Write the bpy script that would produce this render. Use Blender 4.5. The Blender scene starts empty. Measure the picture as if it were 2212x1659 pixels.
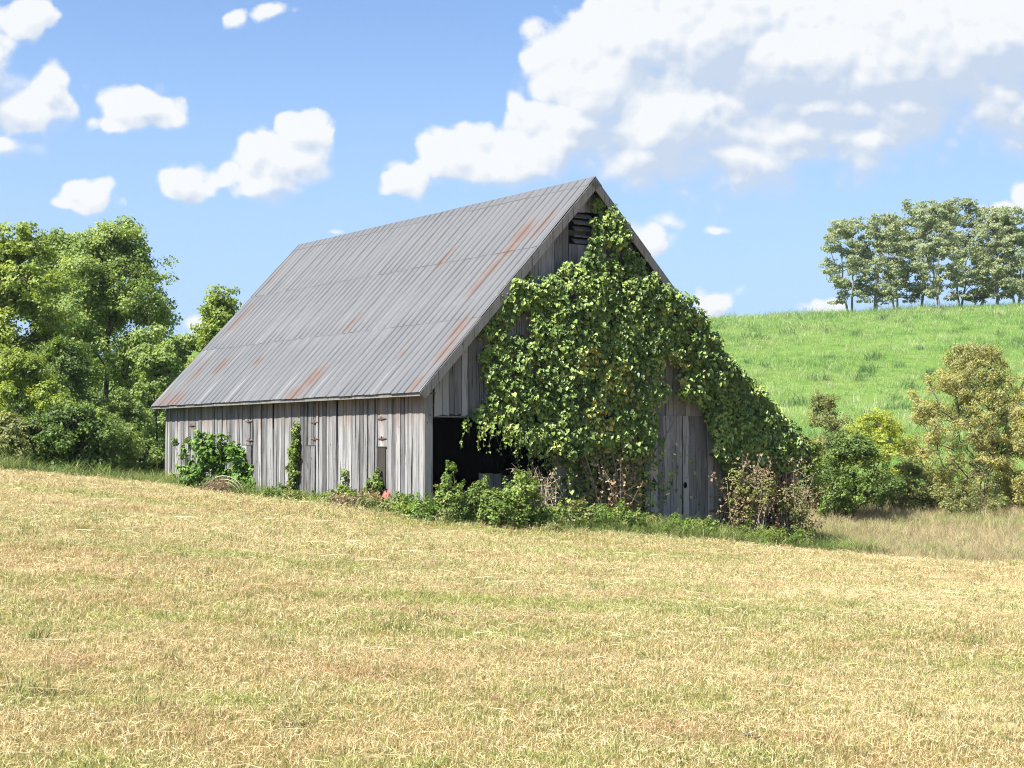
import bpy, math, random
import numpy as np
from mathutils import Vector, Matrix

random.seed(7)
rng = np.random.default_rng(7)
SC = bpy.context.scene
COL = SC.collection

# ------------------------------------------------------------------ camera
F = 3300.0                    # focal length in pixels of a 2212 px wide picture
CX, CY = 1106.0, 829.5
PITCH = math.radians(2.31)
CAMZ = 1.6
cam_d = bpy.data.cameras.new('camera')
cam = bpy.data.objects.new('camera', cam_d)
COL.objects.link(cam)
cam_d.sensor_width = 36.0
cam_d.lens = F / 2212.0 * 36.0
cam_d.clip_start = 0.1
cam_d.clip_end = 6000
cam.location = (0, 0, CAMZ)
cam.rotation_euler = (math.pi / 2 + PITCH, 0, 0)
SC.camera = cam

# ------------------------------------------------------------------ barn axes (needed for the sun too)
BYAW = math.radians(35.4)
UD = np.array([math.cos(BYAW), math.sin(BYAW), 0.0])      # along the gable front
VD = np.array([-math.sin(BYAW), math.cos(BYAW), 0.0])     # along the side wall, away
BO = np.array([-2.0, 32.95, 0.0])                         # below the near eave corner

# ------------------------------------------------------------------ sun, sky, exposure
SUN_EL = math.radians(53)
SUN_SKEW = math.radians(-5.0)      # negative: a touch in front of the gable plane
hd = -UD * math.cos(SUN_SKEW) + VD * math.sin(SUN_SKEW)
SUN = np.array([hd[0] * math.cos(SUN_EL), hd[1] * math.cos(SUN_EL), math.sin(SUN_EL)])
sun_d = bpy.data.lights.new('sun', 'SUN')
sun_d.energy = 5.0
sun_d.angle = math.radians(0.53)
sun_d.color = (1.0, 0.95, 0.86)
sun = bpy.data.objects.new('sun', sun_d)
COL.objects.link(sun)
sun.location = (-30, -20, 60)
sun.rotation_euler = Vector(-SUN).to_track_quat('-Z', 'Y').to_euler()

SC.view_settings.view_transform = 'Standard'
SC.view_settings.look = 'None'
SC.view_settings.gamma = 1.0
SC.view_settings.exposure = 1.4
SC.render.engine = 'CYCLES'
SC.cycles.use_denoising = True
SC.cycles.denoising_prefilter = 'NONE'
SC.cycles.filter_width = 1.1
SC.cycles.max_bounces = 6
SC.cycles.diffuse_bounces = 4
SC.cycles.glossy_bounces = 2
SC.cycles.transmission_bounces = 3
SC.cycles.transparent_max_bounces = 6
SC.cycles.sample_clamp_indirect = 6.0


# ------------------------------------------------------------------ node helper
class S:
    """A socket with arithmetic."""
    def __init__(self, nt, sock):
        self.nt, self.s = nt, sock

    def _m(self, op, *a, clamp=False):
        n = self.nt.nodes.new('ShaderNodeMath')
        n.operation = op
        n.use_clamp = clamp
        for i, v in enumerate((self,) + a):
            put(self.nt, v, n.inputs[i])
        return S(self.nt, n.outputs[0])

    def __add__(self, o): return self._m('ADD', o)
    __radd__ = __add__
    def __sub__(self, o): return self._m('SUBTRACT', o)
    def __rsub__(self, o): return (self * -1.0) + o
    def __mul__(self, o): return self._m('MULTIPLY', o)
    __rmul__ = __mul__
    def __truediv__(self, o): return self._m('DIVIDE', o)
    def min(self, o): return self._m('MINIMUM', o)
    def max(self, o): return self._m('MAXIMUM', o)
    def pow(self, o): return self._m('POWER', o)
    def abs(self): return self._m('ABSOLUTE')
    def clamp(self): return self._m('ADD', 0.0, clamp=True)
    def step(self, a, b):
        n = self.nt.nodes.new('ShaderNodeMapRange')
        n.interpolation_type = 'SMOOTHSTEP'
        put(self.nt, self, n.inputs['Value'])
        put(self.nt, a, n.inputs['From Min'])
        put(self.nt, b, n.inputs['From Max'])
        return S(self.nt, n.outputs['Result'])


def put(nt, v, inp):
    if isinstance(v, S):
        nt.links.new(v.s, inp)
    elif hasattr(v, 'is_output'):
        nt.links.new(v, inp)
    else:
        if isinstance(v, (tuple, list)) and len(v) == 3 and inp.type == 'RGBA':
            v = tuple(v) + (1.0,)
        inp.default_value = v


def node(nt, typ, out=0, props=None, **ins):
    n = nt.nodes.new(typ)
    for k, v in (props or {}).items():
        setattr(n, k, v)
    for k, v in ins.items():
        put(nt, v, n.inputs[k.replace('_', ' ')])
    return S(nt, n.outputs[out])


def vmath(nt, op, a, b=None, c=None, out=0):
    n = nt.nodes.new('ShaderNodeVectorMath')
    n.operation = op
    for i, v in enumerate((a, b, c)):
        if v is not None:
            put(nt, v, n.inputs[i])
    return S(nt, n.outputs[out])


def comb(nt, x, y, z):
    return node(nt, 'ShaderNodeCombineXYZ', X=x, Y=y, Z=z)


def sep(nt, v):
    n = nt.nodes.new('ShaderNodeSeparateXYZ')
    put(nt, v, n.inputs[0])
    return [S(nt, o) for o in n.outputs]


def noise(nt, vec, scale, detail=3.0, rough=0.55, out='Factor', dim='3D'):
    n = nt.nodes.new('ShaderNodeTexNoise')
    n.noise_dimensions = dim
    put(nt, vec, n.inputs['Vector'])
    n.inputs['Scale'].default_value = scale
    n.inputs['Detail'].default_value = detail
    n.inputs['Roughness'].default_value = rough
    return S(nt, n.outputs[0] if out == 'Factor' else n.outputs[1])


def mixc(nt, f, a, b):
    n = nt.nodes.new('ShaderNodeMix')
    n.data_type = 'RGBA'
    put(nt, f, n.inputs[0])
    put(nt, a, n.inputs[6])
    put(nt, b, n.inputs[7])
    return S(nt, n.outputs[2])


def ramp(nt, f, stops, interp='LINEAR', k=1.0):
    n = nt.nodes.new('ShaderNodeValToRGB')
    n.color_ramp.interpolation = interp
    els = n.color_ramp.elements
    while len(els) < len(stops):
        els.new(0.5)
    for e, (p, c) in zip(els, stops):
        e.position = p
        e.color = tuple(x * k for x in c) + (1.0,)
    put(nt, f, n.inputs[0])
    return S(nt, n.outputs[0])


def newmat(name):
    m = bpy.data.materials.new(name)
    m.use_nodes = True
    nt = m.node_tree
    nt.nodes.clear()
    out = nt.nodes.new('ShaderNodeOutputMaterial')
    return m, nt, out


def principled(nt, color, rough=0.8, metallic=0.0, spec=0.3, normal=None):
    n = nt.nodes.new('ShaderNodeBsdfPrincipled')
    put(nt, color, n.inputs['Base Color'])
    put(nt, rough, n.inputs['Roughness'])
    put(nt, metallic, n.inputs['Metallic'])
    put(nt, spec, n.inputs['Specular IOR Level'])
    if normal is not None:
        put(nt, normal, n.inputs['Normal'])
    return S(nt, n.outputs[0])


def bump(nt, h, strength=0.5, dist=0.02):
    return node(nt, 'ShaderNodeBump', Strength=strength, Distance=dist, Height=h)


# ------------------------------------------------------------------ world
def build_world():
    w = bpy.data.worlds.new('World')
    SC.world = w
    w.use_nodes = True
    nt = w.node_tree
    nt.nodes.clear()
    out = nt.nodes.new('ShaderNodeOutputWorld')
    bg = nt.nodes.new('ShaderNodeBackground')
    sky = nt.nodes.new('ShaderNodeTexSky')
    sky.sky_type = 'NISHITA'
    sky.sun_disc = False
    sky.sun_elevation = SUN_EL
    sky.sun_rotation = math.atan2(SUN[0], SUN[1])
    sky.altitude = 250
    sky.air_density = 1.0
    sky.dust_density = 0.6
    sky.ozone_density = 1.6
    skyc = S(nt, sky.outputs[0])
    d = S(nt, nt.nodes.new('ShaderNodeTexCoord').outputs['Generated'])

    # cumulus: puffs (centre azimuth/elevation tangents, radii), the same kind of
    # cloud continues as plain noise outside the part of the sky that is known
    def pp(px, py):
        return ((px - CX) / F, (962.0 - py) / F)
    P = [
        # bank on the right
        (1720, 120, 260, 150), (1560, 60, 230, 150), (1380, 70, 150, 90), (1300, 170, 130, 110),
        (1240, 260, 120, 80), (1130, 330, 130, 60), (1000, 340, 130, 65), (888, 368, 72, 50),
        (1480, 250, 230, 140), (1420, 330, 170, 75), (1700, 290, 260, 100), (1600, 335, 260, 75),
        (1980, 100, 250, 160), (1950, 230, 200, 90), (2180, 60, 200, 160), (2180, 190, 160, 80), (2260, 230, 150, 80),
        (1850, 310, 150, 50), (1760, 230, 220, 90),
        # small ones
        (1480, 435, 55, 24), (1435, 480, 40, 30), (1410, 515, 55, 38), (1552, 642, 42, 34), (1540, 500, 28, 12), (2180, 440, 90, 30), (2240, 420, 60, 50),
        # left of the barn
        (290, 228, 112, 62), (225, 265, 70, 30), (660, 290, 66, 58), (590, 340, 120, 62), (480, 375, 100, 46), (390, 385, 80, 48),
        (560, 395, 160, 42), (640, 360, 90, 60), (195, 420, 80, 42), (150, 440, 60, 20),
        (20, 40, 90, 70), (95, 190, 50, 80), (40, 240, 110, 60), (10, 300, 80, 40), (-60, 120, 120, 160),
        (570, 10, 50, 24), (500, 20, 40, 30), (710, 500, 30, 10), (430, 700, 30, 24),
        (1790, 668, 60, 14),
    ]
    BL = [(pp(x, y), (rx / F, ry / F)) for x, y, rx, ry in P]

    g = bpy.data.node_groups.new('cloud_field', 'ShaderNodeTree')
    g.interface.new_socket('Vector', in_out='INPUT', socket_type='NodeSocketVector')
    g.interface.new_socket('Field', in_out='OUTPUT', socket_type='NodeSocketFloat')
    g.interface.new_socket('Body', in_out='OUTPUT', socket_type='NodeSocketFloat')
    gi = g.nodes.new('NodeGroupInput')
    go = g.nodes.new('NodeGroupOutput')
    p0 = S(g, gi.outputs[0])
    wa = noise(g, p0, 17.0, 3.0, 0.5, 'Color')
    p = vmath(g, 'MULTIPLY_ADD', vmath(g, 'SUBTRACT', wa, (0.5, 0.5, 0.5)), (0.030, 0.026, 0.0), p0)
    p = vmath(g, 'MULTIPLY', p, (1, 1, 0))
    m = None
    for (cx, cy), (rx, ry) in BL:
        bg_ = 1.42 if cx > 0 and rx > 105 / F else 1.12 if cx > 0 else 1.0
        rx, ry = rx * bg_, ry * bg_
        q = vmath(g, 'MULTIPLY_ADD', p, (1 / rx, 1 / ry, 0), (-cx / rx, -cy / ry, 0))
        l = vmath(g, 'LENGTH', q, out=1)
        f = (1.0 - l) * (math.sqrt(min(rx, ry) * 0.03) / 0.026)
        m = f if m is None else m.max(f)
    gen = (noise(g, vmath(g, 'MULTIPLY', p0, (1, 1.7, 1)), 5.0, 8.0, 0.55) - 0.57) * 5.0
    x, y, z = sep(g, p0)
    inside = x.abs().step(0.46, 0.40) * y.step(0.42, 0.33) * z.step(0.0, 0.01)
    body = m * inside + gen * (1.0 - inside)
    # cauliflower lumps: rounded cells, two sizes
    def lumps(sc):
        v = g.nodes.new('ShaderNodeTexVoronoi')
        v.voronoi_dimensions = '2D'
        v.feature = 'SMOOTH_F1'
        v.inputs['Scale'].default_value = sc
        v.inputs['Smoothness'].default_value = 0.35
        put(g, p, v.inputs['Vector'])
        return 0.5 - S(g, v.outputs['Distance'])
    fld = body + lumps(30.0) * 0.8 + lumps(72.0) * 0.42 + (noise(g, p0, 150.0, 3.0, 0.6) - 0.5) * 0.30 - 0.02
    put(g, fld, go.inputs[0])
    put(g, body, go.inputs[1])

    x, y, z = sep(nt, d)
    yy = y.abs().max(0.15)
    pv = comb(nt, x / yy, z / yy, y.step(-0.02, 0.05))

    def field(v):
        n = nt.nodes.new('ShaderNodeGroup')
        n.node_tree = g
        put(nt, v, n.inputs[0])
        return S(nt, n.outputs[0]), S(nt, n.outputs[1])
    f0, b0 = field(pv)
    f1, b1 = field(vmath(nt, 'ADD', pv, (-0.0035, 0.007, 0)))
    f2, b2 = field(vmath(nt, 'ADD', pv, (-0.006, 0.026, 0)))
    under = (b2 - b0).step(-0.35, 0.75)                  # 1 on the belly of a puff
    lit = ((f0 - f1) * 1.5 + 1.0 - under * 0.75 - b2.step(0.3, 1.5) * 0.45).clamp()
    wid = 0.32 + under * 0.85
    dens = f0.step(0.05, wid + 0.05)
    up = z.step(0.0, 0.05)
    dens = dens * up * 0.97
    ccol = mixc(nt, lit, (4.3, 5.0, 6.05), (6.75, 6.85, 6.95))
    # the pale band of air low down
    skyb = vmath(nt, 'MULTIPLY', skyc, (1.08, 1.20, 1.40))
    hz = z.step(0.34, 0.0)
    skyb = mixc(nt, hz * 0.92, skyb, (3.3, 4.75, 6.85))
    col = mixc(nt, dens, skyb, ccol)
    put(nt, col, bg.inputs['Color'])
    bg.inputs['Strength'].default_value = 0.0538
    nt.links.new(bg.outputs[0], out.inputs[0])
    w.cycles.sampling_method = 'MANUAL'
    w.cycles.sample_map_resolution = 512


build_world()


# ------------------------------------------------------------------ geometry helpers
def ray(px, py):
    a, b = (px - CX) / F, (CY - py) / F
    return np.array([a, math.cos(PITCH) - b * math.sin(PITCH), math.sin(PITCH) + b * math.cos(PITCH)])


def at(px, py, depth):
    r = ray(px, py)
    return np.array([0, 0, CAMZ]) + r * (depth / r[1])


def wx(px, depth):
    return (px - CX) / F * depth


def to_barn(p):
    d = np.asarray(p) - BO
    return np.array([d @ UD, d @ VD, p[2]])


def to_world(u, v, z):
    u, v, z = np.broadcast_arrays(np.asarray(u, float), np.asarray(v, float), np.asarray(z, float))
    return BO + u[..., None] * UD + v[..., None] * VD + z[..., None] * np.array([0, 0, 1.0])


def on_front(px, py, v=0.30):
    """ray onto the gable plane -> (u, z)"""
    r = ray(px, py)
    o = np.array([0, 0, CAMZ]) - BO
    t = (v - o @ VD) / (r @ VD)
    q = o + r * t
    return q @ UD, q[2]


def on_side(px, py, u=0.33):
    r = ray(px, py)
    o = np.array([0, 0, CAMZ]) - BO
    t = (u - o @ UD) / (r @ UD)
    q = o + r * t
    return q @ VD, q[2]


def on_roof(px, py):
    """ray onto the roof plane z = E + slope*u -> (v, z)"""
    n = np.array([-SL, 0, 1.0])
    r = ray(px, py)
    rb = np.array([r @ UD, r @ VD, r[2]])
    o = np.array([0, 0, CAMZ]) - BO
    ob = np.array([o @ UD, o @ VD, CAMZ])
    t = (EZ - ob @ n) / (rb @ n)
    q = ob + rb * t
    return q[1], q[2]


def mesh_np(name, V, faces, rnd=None, extra=None, smooth=False):
    """faces: list of int arrays (n,k)"""
    V = np.ascontiguousarray(V, dtype=np.float32)
    me = bpy.data.meshes.new(name)
    me.vertices.add(len(V))
    me.vertices.foreach_set('co', V.ravel())
    tot, starts, lv = 0, [], []
    for f in faces:
        f = np.asarray(f, dtype=np.int32)
        if len(f) == 0:
            continue
        n, k = f.shape
        starts.append(tot + np.arange(n) * k)
        lv.append(f.ravel())
        tot += n * k
    lv = np.concatenate(lv)
    starts = np.concatenate(starts)
    me.loops.add(len(lv))
    me.loops.foreach_set('vertex_index', lv)
    me.polygons.add(len(starts))
    me.polygons.foreach_set('loop_start', starts.astype(np.int32))
    me.polygons.foreach_set('use_smooth', np.full(len(starts), bool(smooth)))
    me.update(calc_edges=True)
    if rnd is not None:
        a = me.attributes.new('rnd', 'FLOAT', 'POINT')
        a.data.foreach_set('value', np.ascontiguousarray(rnd, dtype=np.float32))
    for k, v in (extra or {}).items():
        a = me.attributes.new(k, 'FLOAT', 'POINT')
        a.data.foreach_set('value', np.ascontiguousarray(v, dtype=np.float32))
    return me


def link(name, me, mat=None, parent=None, loc=None):
    o = bpy.data.objects.new(name, me)
    COL.objects.link(o)
    if mat is not None and me is not None and not me.materials:
        me.materials.append(mat)
    if parent is not None:
        o.parent = parent
    if loc is not None:
        o.location = loc
    return o


def tag(o, label, cat, group=None, kind=None):
    if label:
        o['label'] = label
    if cat:
        o['category'] = cat
    if group:
        o['group'] = group
    if kind:
        o['kind'] = kind
    return o


def empty(name, loc, label, cat, group=None, rz=0.0):
    o = bpy.data.objects.new(name, None)
    COL.objects.link(o)
    o.empty_display_size = 0.3
    o.location = loc
    o.rotation_euler = (0, 0, rz)
    return tag(o, label, cat, group)


def unit(a):
    return a / np.maximum(np.linalg.norm(a, axis=-1, keepdims=True), 1e-9)


KITE = (np.array([[0, 0, 0], [-.5, .45, .10], [0, 1, -.05], [.5, .45, .10]]), [[0, 1, 2, 3]])
LANCE = (np.array([[0, 0, 0], [-.2, .4, .05], [0, 1, -.12], [.2, .4, .05]]), [[0, 1, 2, 3]])
HEART = (np.array([[0, .08, -.03], [-.36, -.06, .05], [-.50, .34, .12], [-.22, .76, .03], [0, 1.02, -.12], [.22, .76, .03], [.50, .34, .12], [.36, -.06, .05]]),
         [[0, 4, 3, 2], [0, 2, 1, 0], [0, 6, 5, 4], [0, 7, 6, 0]])


def leaf_geo(pos, nrm, tip, size, shape=KITE, rnd=None, aspect=1.0):
    L, fs = shape
    N = len(pos)
    n = unit(nrm)
    t = unit(tip - (tip * n).sum(1, keepdims=True) * n)
    b = np.cross(n, t)
    s = np.asarray(size).reshape(-1, 1, 1)
    V = pos[:, None, :] + s * (L[None, :, 0:1] * aspect * b[:, None, :] + L[None, :, 1:2] * t[:, None, :] + L[None, :, 2:3] * n[:, None, :])
    k = len(L)
    off = (np.arange(N) * k)[:, None]
    quads, tris = [], []
    for f in fs:
        if f[0] == f[3]:
            tris.append(off + np.array(f[:3])[None, :])
        else:
            quads.append(off + np.array(f)[None, :])
    F_ = []
    if quads:
        F_.append(np.concatenate(quads))
    if tris:
        F_.append(np.concatenate(tris))
    if rnd is None:
        rnd = rng.random(N)
    return V.reshape(-1, 3), F_, np.repeat(rnd, k)


def leaf_mesh(name, *a, **k):
    V, f, r = leaf_geo(*a, **k)
    return mesh_np(name, V, f, r)


def tubes(name, paths, sides=5):
    """paths: list of (points (n,3), radii (n,))"""
    Vs, Fs, base = [], [], 0
    ang = np.arange(sides) / sides * 2 * math.pi
    for P, R in paths:
        P = np.asarray(P, float)
        R = np.asarray(R, float)
        T = unit(np.gradient(P, axis=0))
        ref = np.where(np.abs(T[:, 2:3]) > 0.9, np.array([[1.0, 0, 0]]), np.array([[0, 0, 1.0]]))
        A = unit(np.cross(T, ref))
        B = np.cross(T, A)
        ring = P[:, None, :] + R[:, None, None] * (np.cos(ang)[None, :, None] * A[:, None, :] + np.sin(ang)[None, :, None] * B[:, None, :])
        n = len(P)
        Vs.append(ring.reshape(-1, 3))
        i = np.arange(n - 1)[:, None] * sides
        j = np.arange(sides)[None, :]
        a = base + i + j
        b = base + i + (j + 1) % sides
        Fs.append(np.stack([a, b, b + sides, a + sides], -1).reshape(-1, 4))
        base += n * sides
    return mesh_np(name, np.concatenate(Vs), [np.concatenate(Fs)], smooth=True)


def bez(a, b, c, n=6):
    t = np.linspace(0, 1, n)[:, None]
    return (1 - t) ** 2 * a + 2 * t * (1 - t) * b + t ** 2 * c


def box_np(x0, x1, y0, y1, z0, z1):
    V = np.array([[x, y, z] for z in (z0, z1) for y in (y0, y1) for x in (x0, x1)], float)
    Fq = np.array([[0, 2, 3, 1], [4, 5, 7, 6], [0, 1, 5, 4], [2, 6, 7, 3], [0, 4, 6, 2], [1, 3, 7, 5]])
    return V, Fq


def boxes(name, L):
    Vs, Fs, b = [], [], 0
    for bx in L:
        V, q = box_np(*bx) if not isinstance(bx, np.ndarray) else (bx, box_np(0, 1, 0, 1, 0, 1)[1])
        Vs.append(V)
        Fs.append(q + b)
        b += 8
    return mesh_np(name, np.concatenate(Vs), [np.concatenate(Fs)])


def inside_poly(poly, x, y):
    poly = np.asarray(poly, float)
    r = np.zeros(len(x), bool)
    j = len(poly) - 1
    for i in range(len(poly)):
        xi, yi = poly[i]
        xj, yj = poly[j]
        c = ((yi > y) != (yj > y)) & (x < (xj - xi) * (y - yi) / (yj - yi + 1e-12) + xi)
        r ^= c
        j = i
    return r


# ------------------------------------------------------------------ terrain
CP = []
for px, py, dep in [
    (0, 1659, 7.2), (1106, 1659, 7.55), (2212, 1659, 7.9),
    (0, 1350, 11.6), (1106, 1350, 14.0), (2212, 1350, 16.0),
    (0, 1180, 17.0), (500, 1180, 20.0), (1106, 1220, 22.4), (1700, 1250, 25.0), (2212, 1285, 25.0),
    (0, 1080, 26.0), (500, 1110, 29.0),
    (0, 1015, 36.0), (175, 1034, 39.0), (350, 1054, 42.0), (600, 1090, 37.5), (900, 1130, 31.5),
    (1150, 1150, 32.0), (1400, 1163, 33.5), (1800, 1197, 38.0), (2212, 1218, 37.0),
    (908, 1108, 33.2), (357, 1052, 44.6), (600, 1084, 39.0), (1480, 1152, 37.2), (1700, 1185, 39.3),
    (1850, 1112, 48.0), (2110, 1092, 52.0), (2212, 1100, 50.0), (2600, 1130, 46.0),
    (1700, 960, 66.0), (2000, 940, 68.0), (2400, 940, 68.0),
    (1300, 880, 90.0), (1700, 840, 95.0), (2050, 830, 95.0), (2500, 830, 95.0),
    (1530, 694, 150.0), (1800, 682, 154.0), (2212, 664, 158.0), (2700, 650, 160.0), (1100, 712, 150.0),
    (700, 735, 150.0), (400, 755, 150.0), (0, 810, 150.0), (-500, 850, 150.0),
    (240, 1050, 60.0), (0, 1048, 52.0), (-400, 1040, 48.0), (150, 1052, 48.0), (430, 960, 72.0), (240, 930, 95.0),
]:
    CP.append(at(px, py, dep))
for x, y, z in [(0, 0, 0.0), (-8, 0, .35), (8, 0, -.35), (0, -15, .1), (-30, 10, 1.2), (30, 10, -1.2), (-40, 40, 1.4), (40, 30, -1.2),
                (-40, -30, 1.0), (40, -30, -1.0), (0, -60, 0), (-100, 60, 2), (100, 60, 2), (-100, -80, 0), (100, -80, -1),
                (0, 230, 9), (60, 240, 12), (-80, 230, 6), (130, 160, 14), (130, 230, 10), (-160, 150, 6), (0, 330, 2), (150, 330, 2), (-150, 330, 2)]:
    CP.append(np.array([x, y, z], float))
CP = np.array(CP)


def _k(d2):
    return np.sqrt(d2 + 9.0)


_A = _k(((CP[:, None, :2] - CP[None, :, :2]) ** 2).sum(-1))
_n = len(CP)
_M = np.zeros((_n + 3, _n + 3))
_M[:_n, :_n] = _A - np.eye(_n) * 0.4
_M[:_n, _n] = 1
_M[:_n, _n + 1:] = CP[:, :2] / 100
_M[_n:, :_n] = _M[:_n, _n:].T
_W = np.linalg.solve(_M, np.concatenate([CP[:, 2], np.zeros(3)]))


def ground_z(x, y):
    x = np.asarray(x, float)
    y = np.asarray(y, float)
    sh = np.broadcast(x, y).shape
    X, Y = [np.broadcast_to(a, sh).ravel() for a in (x, y)]
    z = np.empty(len(X))
    for i in range(0, len(X), 20000):
        a, b = X[i:i + 20000], Y[i:i + 20000]
        d2 = (a[:, None] - CP[None, :, 0]) ** 2 + (b[:, None] - CP[None, :, 1]) ** 2
        z[i:i + 20000] = _k(d2) @ _W[:_n] + _W[_n] + (a * _W[_n + 1] + b * _W[_n + 2]) / 100
    r = np.hypot(X, Y - 60)
    t = np.clip((r - 220) / 250, 0, 1)
    t = t * t * (3 - 2 * t)
    z = z * (1 - t) + (-3.0) * t
    z = z + 0.018 * np.sin(X * 2.1 + 1.3 * np.sin(Y * 1.1)) * np.cos(Y * 1.7 + np.sin(X * .9)) + 0.03 * np.sin(X * .63 + 2) * np.cos(Y * .51 + X * .2)
    return z.reshape(sh) if sh else float(z[0])


EDGE = np.array([(-60, 38), (-12.1, 36.2), (-11, 39), (-9.6, 41.4), (-5.75, 37.4), (-1.9, 32.0), (.43, 32.6), (2.98, 34.3), (5.5, 36.1), (8.0, 37.9), (12.4, 37.0), (30, 34), (90, 34)])


def edge_y(x):
    return np.interp(x, EDGE[:, 0], EDGE[:, 1])


def graded(lo, hi, fine_lo, fine_hi, step, grow=1.12):
    a = list(np.arange(fine_lo, fine_hi + 1e-6, step))
    s, v = step, a[-1]
    while v < hi:
        s *= grow
        v += s
        a.append(v)
    s, v, b = step, a[0], []
    while v > lo:
        s *= grow
        v -= s
        b.append(v)
    return np.array(b[::-1] + a)


def build_ground():
    xs = graded(-2500, 2500, -24, 30, 0.4)
    ys = graded(-2500, 2500, 2, 64, 0.4, 1.07)
    X, Y = np.meshgrid(xs, ys)
    Z = ground_z(X, Y)
    ny, nx = X.shape
    V = np.stack([X.ravel(), Y.ravel(), Z.ravel()], -1)
    i = (np.arange(ny - 1)[:, None] * nx + np.arange(nx - 1)[None, :]).ravel()
    q = np.stack([i, i + 1, i + 1 + nx, i + nx], -1)
    e = edge_y(X) + 0.35 * np.sin(X * 3.1) + 0.25 * np.sin(X * 7.7 + 1)
    mown = np.clip((e - Y) / 0.8 + 0.5, 0, 1)
    mown = np.where(Y < 2, 1, mown)
    dry = np.clip((X - 6.0) / 2, 0, 1) * np.clip((54 - Y) / 8, 0, 1) * (1 - mown)
    me = mesh_np('ground', V, [q], extra={'mown': mown.ravel(), 'dry': dry.ravel()}, smooth=True)

    m, nt, out = newmat('ground')
    pos = S(nt, nt.nodes.new('ShaderNodeNewGeometry').outputs['Position'])
    am = S(nt, node(nt, 'ShaderNodeAttribute', props={'attribute_name': 'mown'}).nt.nodes[-1].outputs['Fac'])
    ad = S(nt, node(nt, 'ShaderNodeAttribute', props={'attribute_name': 'dry'}).nt.nodes[-1].outputs['Fac'])
    n1 = noise(nt, pos, 0.35, 5, 0.6)
    n2 = noise(nt, pos, 9.0, 5, 0.7)
    n3 = noise(nt, vmath(nt, 'MULTIPLY', pos, (1.0, 3.0, 1.0)), 30.0, 3, 0.7)
    straw = ramp(nt, n2 * 0.6 + n3 * 0.4, [(0.25, (.18, .115, .04)), (.45, (.42, .30, .10)), (.62, (.56, .44, .17)), (.8, (.64, .53, .26))], k=.56)
    gr = ramp(nt, n2, [(.2, (.09, .13, .02)), (.55, (.24, .30, .06)), (.8, (.38, .41, .11))], k=.56)
    mo = mixc(nt, n1.step(.47, .68) * 0.75, straw, gr)
    hill = mixc(nt, n1.step(.35, .7), ramp(nt, n2, [(.2, (.09, .19, .03)), (.55, (.19, .36, .065)), (.85, (.32, .48, .12))], k=.56),
                ramp(nt, n2, [(.2, (.14, .23, .04)), (.55, (.30, .44, .10)), (.85, (.44, .54, .18))], k=.56))
    dryc = ramp(nt, n2 * .5 + n1 * .5, [(.25, (.12, .10, .03)), (.5, (.33, .24, .11)), (.75, (.46, .34, .19))], k=.56)
    c = mixc(nt, ad, hill, dryc)
    c = mixc(nt, am, c, mo)
    put(nt, principled(nt, c, 0.95, 0, 0.1, bump(nt, n2 + n3, 0.8, 0.05)), out.inputs[0])
    o = link('ground', me, m)
    o['kind'] = 'structure'
    o['label'] = 'mown hay field rising into a green pasture hill'


build_ground()


# ------------------------------------------------------------------ materials
def leaf_mat(name, stops, trans=0.35, rough=0.45, spec=0.35, tgain=1.35, k=.78):
    m, nt, out = newmat(name)
    a = nt.nodes.new('ShaderNodeAttribute')
    a.attribute_name = 'rnd'
    c = ramp(nt, S(nt, a.outputs['Fac']), stops, k=k)
    pos = S(nt, nt.nodes.new('ShaderNodeNewGeometry').outputs['Position'])
    v = noise(nt, pos, 1.1, 2, 0.5)
    c = vmath(nt, 'MULTIPLY', c, ramp(nt, v, [(.3, (.78, .80, .80)), (.7, (1.18, 1.12, 1.0))]))
    p = principled(nt, c, rough, 0, spec)
    t = node(nt, 'ShaderNodeBsdfTranslucent', Color=vmath(nt, 'MULTIPLY', c, (tgain * 1.05, tgain, tgain * .5)))
    mx = nt.nodes.new('ShaderNodeMixShader')
    mx.inputs[0].default_value = trans
    nt.links.new(p.s, mx.inputs[1])
    nt.links.new(t.s, mx.inputs[2])
    nt.links.new(mx.outputs[0], out.inputs[0])
    return m


def plain_mat(name, stops, scale=12.0, rough=0.85, stretch=(1, 1, 1), metallic=0.0, spec=0.25, bstr=0.4, bdist=0.01):
    m, nt, out = newmat(name)
    pos = S(nt, nt.nodes.new('ShaderNodeTexCoord').outputs['Object'])
    n = noise(nt, vmath(nt, 'MULTIPLY', pos, stretch), scale, 6, 0.65)
    put(nt, principled(nt, ramp(nt, n, stops), rough, metallic, spec, bump(nt, n, bstr, bdist)), out.inputs[0])
    return m


M = {}
M['vine'] = leaf_mat('vine_leaf', [(0, (.05, .10, .02)), (.35, (.13, .22, .045)), (.7, (.29, .41, .09)), (.93, (.50, .57, .17)), (1, (.64, .50, .11))], .16, .45, .4)
M['shrub'] = leaf_mat('shrub_leaf', [(0, (.07, .16, .03)), (.5, (.16, .31, .06)), (1, (.32, .48, .12))], .3, .5, .25)
M['weed'] = leaf_mat('weed_leaf', [(0, (.11, .19, .035)), (.5, (.22, .33, .07)), (.85, (.34, .43, .12)), (1, (.48, .45, .17))], .35, .5)
M['tree_a'] = leaf_mat('tree_leaf', [(0, (.13, .20, .06)), (.5, (.26, .36, .12)), (.9, (.38, .47, .18)), (1, (.46, .50, .20))], .45, .55, k=.95)
M['tree_b'] = leaf_mat('light_tree_leaf', [(0, (.18, .26, .05)), (.5, (.34, .45, .10)), (1, (.50, .57, .17))], .45, .5)
M['dark'] = leaf_mat('dark_leaf', [(0, (.08, .14, .035)), (.5, (.16, .25, .06)), (1, (.26, .37, .10))], .35, .5, .3)
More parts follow.
